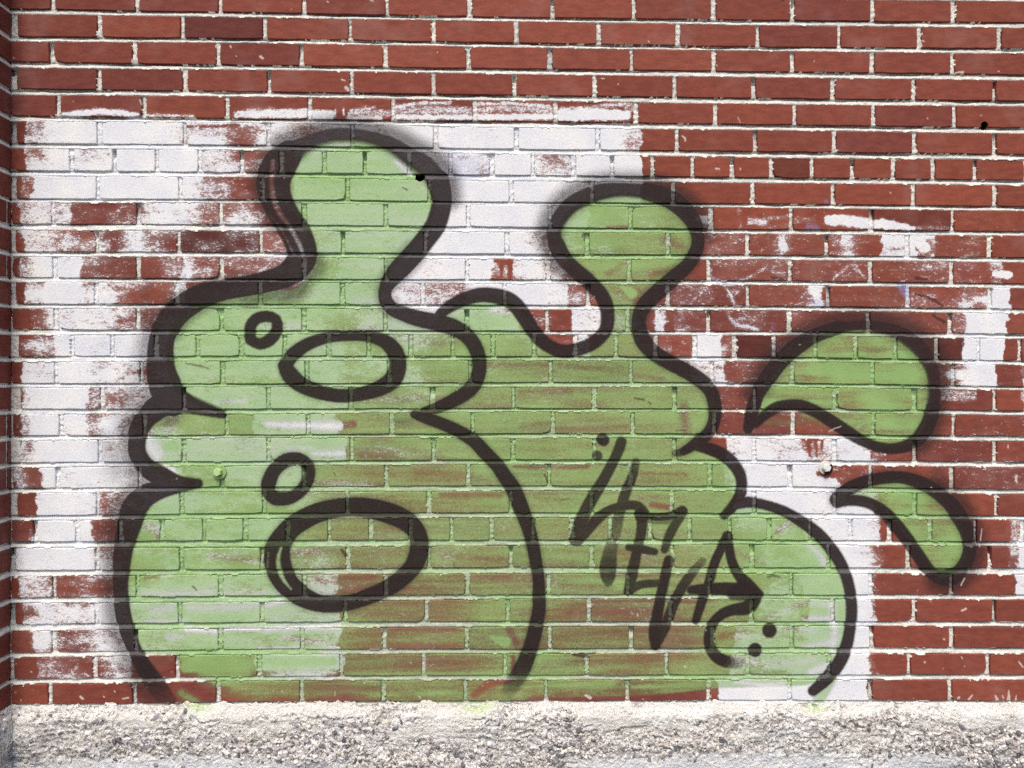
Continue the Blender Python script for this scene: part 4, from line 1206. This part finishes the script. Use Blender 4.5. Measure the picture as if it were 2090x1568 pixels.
# --- drilled holes: clay sleeves with a closed end
for hx, hz, hr in HW:
    bm = bmesh.new()
    bmesh.ops.create_cone(bm, segments=18, radius1=hr * 1.04, radius2=hr * .95, depth=.033, cap_ends=True, matrix=Matrix.Rotation(math.pi / 2, 4, 'X'))
    front = min(bm.faces, key=lambda f: f.calc_center_median().y)
    bm.faces.remove(front)
    me = bpy.data.meshes.new('drill_hole')
    bm.to_mesh(me)
    bm.free()
    o = link('drill_hole', me, M_DARK, wall_root, (hx, .0185, hz))
    tag(o, 'small round hole drilled into the brickwork')


# ------------------------------------------------------------------ the return wall at the left corner
side = empty('side_brick_wall', (XC - .05, -.1, -1.86))
tag(side, 'darker unpainted brick wall seen edge on at the left corner', 'wall')
DEP = .10
for i in range(NR + EXTRA):
    k = i - EXTRA
    t_, b_ = float(zt(i, XC + .02)), float(zb(i, XC + .02))
    ys = [0.0]
    first = .014 if (k in (8, 10, 16, 17, 18)) else None
    lens = []
    y = 0
    if first:
        ys.append(first)
        y = first
    nxt = .102 if k % 2 else .205
    while y < DEP:
        y += nxt
        ys.append(min(y, DEP))
        nxt = .210
    for n, (y0, y1) in enumerate(zip(ys[:-1], ys[1:])):
        g = .0045
        ya, yb = -(y0 + (g if n else .0006)), -(y1 - g)
        if ya - yb < .004:
            continue
        r = random.Random(900 + i * 10 + n)
        pr = r.uniform(.0004, .0018)
        nl = 6 if ya - yb > .1 else 2
        pts = [(ya + (yb - ya) * q / nl, b_ + r.uniform(0, .001)) for q in range(nl + 1)] + [(yb + (ya - yb) * q / nl, t_ - r.uniform(0, .001)) for q in range(nl + 1)]
        cy, cz = (ya + yb) / 2, (t_ + b_) / 2
        vs = [(pr, (y - cy) * .992, (z - cz) * .95) for y, z in pts] + [(pr - .0015, y - cy, z - cz) for y, z in pts] + [(-.03, y - cy, z - cz) for y, z in pts]
        N = len(pts)
        fs = [tuple(reversed(range(N)))]
        for q in range(N):
            q2 = (q + 1) % N
            fs += [(q, q2, N + q2, N + q), (N + q, N + q2, 2 * N + q2, 2 * N + q)]
        me = bpy.data.meshes.new('brick')
        me.from_pydata(vs, [], fs)
        me.update()
        bm = bmesh.new()
        bm.from_mesh(me)
        bmesh.ops.recalc_face_normals(bm, faces=bm.faces)
        bm.to_mesh(me)
        bm.free()
        set_tint(me, [np.array((.165, .042, .032)) * r.uniform(.85, 1.15)] * len(me.vertices))
        link('brick', me, M_BRICK2, side, (XC, cy, cz))
# its mortar relief
my = np.arange(-DEP, .0004, .003)
my = np.append(my[:-1], 0.0)
mzz = np.arange(-1.90, .36, .0025)
MY, MZ2 = np.meshgrid(my, mzz)
nf2 = fnoise(len(mzz), len(my), 3, 4, 601, 2)
dep = np.full(MY.shape, .0032)
dr = np.full(MY.shape, .3)
for i in range(len(ZT)):
    bz = float(zb(i, XC + .02))
    nz = float(zt(i + 1, XC + .02)) if i + 1 < len(ZT) else bz - .012
    inb = (MZ2 <= bz) & (MZ2 > nz)
    t = (bz - MZ2) / (bz - nz)
    dep = np.where(inb, .001 + .005 * (1 - sstep(.1, .6, t)), dep)
    dr = np.where(inb, 1 - sstep(.2, .6, t), dr)
dep = dep + (nf2 - .5) * .003
h, w = MY.shape
fj, fi = np.mgrid[0:h - 1, 0:w - 1]
fj, fi = fj.ravel(), fi.ravel()
q = np.stack([fj * w + fi, fj * w + fi + 1, (fj + 1) * w + fi + 1, (fj + 1) * w + fi], 1)
me = mesh_np('mortar', np.stack([XC - np.maximum(dep.ravel(), .0003), MY.ravel(), MZ2.ravel()], 1), q)
a = me.attributes.new('joint_grey', 'FLOAT', 'POINT')
a.data.foreach_set('value', dr.ravel().astype(np.float32))
link('mortar', me, M_MORTAR2, side)
bm = bmesh.new()
bmesh.ops.create_cube(bm, size=1)
for v in bm.verts:
    v.co = Vector((XC - .24 if v.co.x < 0 else XC - .012, -DEP + .002 if v.co.y < 0 else .034, GZ0 if v.co.z < 0 else float(ZT[0][0]) + .008))
me = bpy.data.meshes.new('backing')
bm.to_mesh(me)
bm.free()
link('backing', me, M_MORTAR2, side)

# ------------------------------------------------------------------ concrete footing under both walls
foot = empty('concrete_foundation', (1.2, -.02, GZ0))
tag(foot, 'rough pale concrete foundation with exposed pebbles along the foot of the brick wall', 'foundation')
PS = .0026
LS = .30
sarr = np.arange(-LS, XR - XC, PS)              # path: along the side wall, round the corner, along the main wall
ztop_line = np.interp(np.clip(sarr + XC, XC, XR), XS, ZB[-1]) - .0045
ztop_line = ztop_line + np.clip(fnoise(1, len(sarr), 1, 14, 711, 4, .75)[0] - .44, 0, 1) * .030 - .001
nrow = 88
nrow2 = 12
vv = np.concatenate([np.arange(nrow) * .0023, nrow * .0023 + (np.arange(nrow2) + 1) ** 1.0 * .0105])
hh, ww = len(vv), len(sarr)
zone_n = fnoise(hh, ww, 20, 60, 701, 4, .7)
patch_n = fnoise(hh, ww, 30, 130, 702, 2)
c1 = fnoise(hh, ww, 22, 34, 703, 2)
c2 = fnoise(hh, ww, 6, 8, 704, 2)
c3 = rng.random((hh, ww))
V = vv[:, None] * np.ones((1, ww))
S = sarr[None, :] * np.ones((hh, 1))
patch_c = np.interp(S, [-.3, .0, .12, .40, .58, .95, 1.15, 1.45, 1.65, 1.9, 2.1, 2.35, 2.6, 3.1], [0, .55, .6, .55, .72, .35, .05, .6, .70, .66, .65, .62, .10, 0])
patch = sstep(.0, .04, V - .112 + (patch_n - .5) * .05) * sstep(.35, .55, patch_c + (patch_n - .5) * .5)
rough = sstep(.010, .065, V + (zone_n - .5) * .30) * (1 - patch * .9)
out = .004 + .014 * sstep(0, .035, V) + (c1 - .5) * .010 * (.25 + rough) + (c2 - .5) * .009 * (.3 + rough) + (c3 - .5) * .0012
pit = sstep(.66, .78, c2) * rough
out -= pit * .009
out = np.where(V < .002, .0024, out)
out = np.where((V >= .002) & (V < .014), np.minimum(out, .0040 + (V - .002) * .9), out)
crack = np.abs(fnoise(hh, ww, 14, 60, 705, 2) - .5)
out -= (1 - sstep(0, .012, crack)) * .004 * sstep(.03, .05, V) * sstep(.55, .65, fnoise(hh, ww, 40, 60, 706, 1))
crowd = .10 + .95 * sstep(.40, .62, fnoise(hh, ww, 26, 60, 710, 3, .6))
slate = np.zeros((hh, ww))
for px, py, rx, ry in [(108, 1528, 60, 26), (640, 1560, 50, 14), (1130, 1566, 60, 14), (2050, 1552, 110, 24), (1950, 1560, 70, 16), (330, 1525, 60, 14), (1400, 1520, 40, 10), (30, 1545, 30, 10)]:
    X_, Z_ = wall(px, py)
    slate = np.maximum(slate, np.exp(-((S - (X_ - XC)) / (rx / 790)) ** 2 - ((V + Z_ - float(np.interp(X_, XS, ZB[-1])) + .0045) / (ry / 790)) ** 2))
spill = np.zeros((hh, ww))
for px, py, rx, ry, a_ in [(405, 1443, 26, 9, .95), (978, 1443, 34, 9, 1.0), (1662, 1442, 24, 8, .8), (880, 1450, 8, 4, .2)]:
    X_, Z_ = wall(px, py)
    sx, sv = X_ - XC, -(Z_ - float(np.interp(X_, XS, ZB[-1]))) - .0045
    spill = np.maximum(spill, a_ * np.exp(-((S - sx) / (rx / 790)) ** 2 - ((V - sv) / (ry / 790)) ** 2))
Zf = ztop_line[None, :] - V
main = S >= 0
Xf = np.where(main, XC + np.maximum(S, out * .9), XC + out)
Yf = np.where(main, -out, S - out)
q = None
fj, fi = np.mgrid[0:hh - 1, 0:ww - 1]
fj, fi = fj.ravel(), fi.ravel()
q = np.stack([(fj + 1) * ww + fi, (fj + 1) * ww + fi + 1, fj * ww + fi + 1, fj * ww + fi], 1)
slate = slate * sstep(.3, .6, fnoise(hh, ww, 5, 9, 708, 2))
me = mesh_np('footing', np.stack([Xf.ravel(), Yf.ravel(), Zf.ravel()], 1), q, smooth=False)
za = me.color_attributes.new('zone', 'FLOAT_COLOR', 'POINT')
arr = np.ones((hh * ww, 4), np.float32)
arr[:, 0], arr[:, 1], arr[:, 2] = rough.ravel(), patch.ravel(), spill.ravel()
za.data.foreach_set('color', arr.ravel())
a = me.attributes.new('slate', 'FLOAT', 'POINT')
a.data.foreach_set('value', slate.ravel().astype(np.float32))
link('footing', me, M_CONC, foot)

# exposed stones
ico = bmesh.new()
bmesh.ops.create_icosphere(ico, subdivisions=1, radius=1)
iv = np.array([v.co[:] for v in ico.verts])
iff = [tuple(v.index for v in f.verts) for f in ico.faces]
ico.free()
ico2 = bmesh.new()
bmesh.ops.create_icosphere(ico2, subdivisions=2, radius=1)
iv2 = np.array([v.co[:] for v in ico2.verts])
iff2 = [tuple(v.index for v in f.verts) for f in ico2.faces]
ico2.free()
stone_meshes = []
for n in range(8):
    vsn = iv2 * (1 + .30 * (np.random.default_rng(n).random((len(iv2), 1)) - .5))
    for p in range(5):
        nrm = np.random.default_rng(n * 9 + p).normal(size=3)
        nrm /= np.linalg.norm(nrm)
        dd = vsn @ nrm
        vsn = vsn - np.clip(dd - .55, 0, None)[:, None] * nrm
    me = bpy.data.meshes.new('stone')
    me.from_pydata([tuple(v) for v in vsn], [], iff2)
    me.update()
    stone_meshes.append(me)


def make_stone_single(name, c):
    m, nt, b = mat_new(name)
    nb = NB(nt)
    nb.set(b.inputs['Base Color'], nb.mix(nb.ramp(nb.noise(350, 3), .35, .7), c, tuple(min(.7, v * 1.35 + .10) for v in c)))
    b.inputs['Roughness'].default_value = .8
    bump(nb, b, nb.noise(500, 3), .5, .001)
    return m


SM = [make_stone_single('pebble_dark', (.085, .082, .09)), make_stone_single('pebble_grey', (.20, .19, .205)), make_stone_single('pebble_mauve', (.33, .30, .33)), make_stone_single('pebble_tan', (.38, .32, .26)), make_stone_single('pebble_pale', (.56, .53, .48))]
variants = []
for me in stone_meshes:
    row = []
    for m in SM:
        c_ = me.copy()
        c_.materials.append(m)
        row.append(c_)
    variants.append(row)
sv, sf = [], []
count = 0
big = 0
tries = 0
srr = random.Random(5)
while count < 3300 and tries < 60000:
    tries += 1
    s_ = srr.uniform(-.12, XR - XC - .1)
    v_ = srr.uniform(.010, .19)
    a_ = min(ww - 1, max(0, int((s_ + LS) / PS)))
    b_ = min(hh - 1, int(np.searchsorted(vv, v_)))
    rv = float(rough[b_, a_])
    if srr.random() > rv ** 1.5 * float(crowd[b_, a_]):
        continue
    dark_zone = (fnx := float(patch_n[b_, a_]))
    o_ = float(out[b_, a_])
    if s_ >= 0:
        p = (XC + max(s_, o_), -o_, float(Zf[b_, a_]))
    else:
        p = (XC + o_, s_ - o_, float(Zf[b_, a_]))
    big_ok = big < 190 and srr.random() < .075 and s_ > .03 and v_ < .165
    if big_ok:
        R_ = srr.uniform(.0055, .0100)
        mi = srr.choice([0, 0, 0, 1, 1, 2, 3, 4])
        o = link('stone', srr.choice(variants)[mi], None, foot, (p[0], p[1], p[2]))
        o.rotation_euler = (srr.uniform(-.4, .4), srr.uniform(0, 3.1), srr.uniform(-.5, .5))
        o.scale = (R_ * srr.uniform(.9, 1.4), R_ * .55, R_ * srr.uniform(.55, .9))
        big += 1
        count += 1
        continue
    R_ = srr.uniform(.0018, .0042) if srr.random() < .75 else srr.uniform(.004, .0062)
    th = srr.uniform(0, 3.14)
    ca, sa = math.cos(th), math.sin(th)
    sc = np.array((R_ * srr.uniform(.9, 1.6), R_ * .6, R_ * srr.uniform(.5, .9)))
    vs = iv * (1 + .35 * (rng.random((12, 1)) - .5)) * sc
    vs = np.stack([vs[:, 0] * ca - vs[:, 2] * sa, vs[:, 1], vs[:, 0] * sa + vs[:, 2] * ca], 1)
    vs += np.array((p[0], p[1] - R_ * .1, p[2]))
    o0 = len(sv)
    sv += [tuple(v) for v in vs]
    sf += [tuple(k + o0 for k in f) for f in iff]
    count += 1
me = bpy.data.meshes.new('exposed_aggregate')
me.from_pydata(sv, [], sf)
me.update()
tag(link('exposed_aggregate', me, M_STONE, foot), 'small grey, tan and white stones set in the concrete', kind='stuff')


# ------------------------------------------------------------------ anchor bolts
def anchor_bolt(px, py, label, m_head, m_wash, rot):
    X, Z = (float(v) for v in wall(px, py))
    root = empty('anchor_bolt', (X, -.002, Z))
    tag(root, label, 'bolt', 'anchor bolts in the brick wall')

    def lathe(name, prof, mat, seg=28, off=(0, 0, 0), tilt=0.0):
        vs, fs = [], []
        for (r, y) in prof:
            for k in range(seg):
                a = 2 * math.pi * k / seg + rot
                vs.append((r * math.cos(a) + off[0], y + tilt * r * math.cos(a), r * math.sin(a) + off[2]))
        for j in range(len(prof) - 1):
            for k in range(seg):
                k2 = (k + 1) % seg
                fs.append((j * seg + k, j * seg + k2, (j + 1) * seg + k2, (j + 1) * seg + k))
        fs.append(tuple(reversed(range(seg))))
        fs.append(tuple((len(prof) - 1) * seg + k for k in range(seg)))
        me = bpy.data.meshes.new(name)
        me.from_pydata(vs, [], fs)
        me.update()
        bm = bmesh.new()
        bm.from_mesh(me)
        bmesh.ops.recalc_face_normals(bm, faces=bm.faces)
        bm.to_mesh(me)
        bm.free()
        o = link(name, me, mat)
        o.parent = root
        return o
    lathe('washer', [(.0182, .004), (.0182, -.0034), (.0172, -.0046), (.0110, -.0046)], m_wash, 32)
    lathe('hex_head', [(.0106, -.0040), (.0106, -.0150), (.0092, -.0166)], m_head, 6, off=(-.0015, 0, .0015), tilt=.03)
    return root


anchor_bolt(449, 964, 'hex bolt and washer sprayed pale green, inside the green figure near its left edge', make_bolt('green_bolt', (.42, .56, .26), (.12, .11, .10), .9), make_bolt('green_washer', (.26, .40, .15), (.07, .06, .05), .55), .5)
anchor_bolt(1684, 955, 'grey metal hex bolt with whitish washer between the two green drops', make_bolt('bare_bolt', (.68, .68, .66), (.42, .41, .40), .5), make_bolt('shaded_washer', (.58, .56, .50), (.035, .025, .02), .2, True), .1)
print('bricks', len(bricks), 'solo', sum(d['solo'] for d in bricks), 'mortar quads', len(quads), 'stones', count, big)
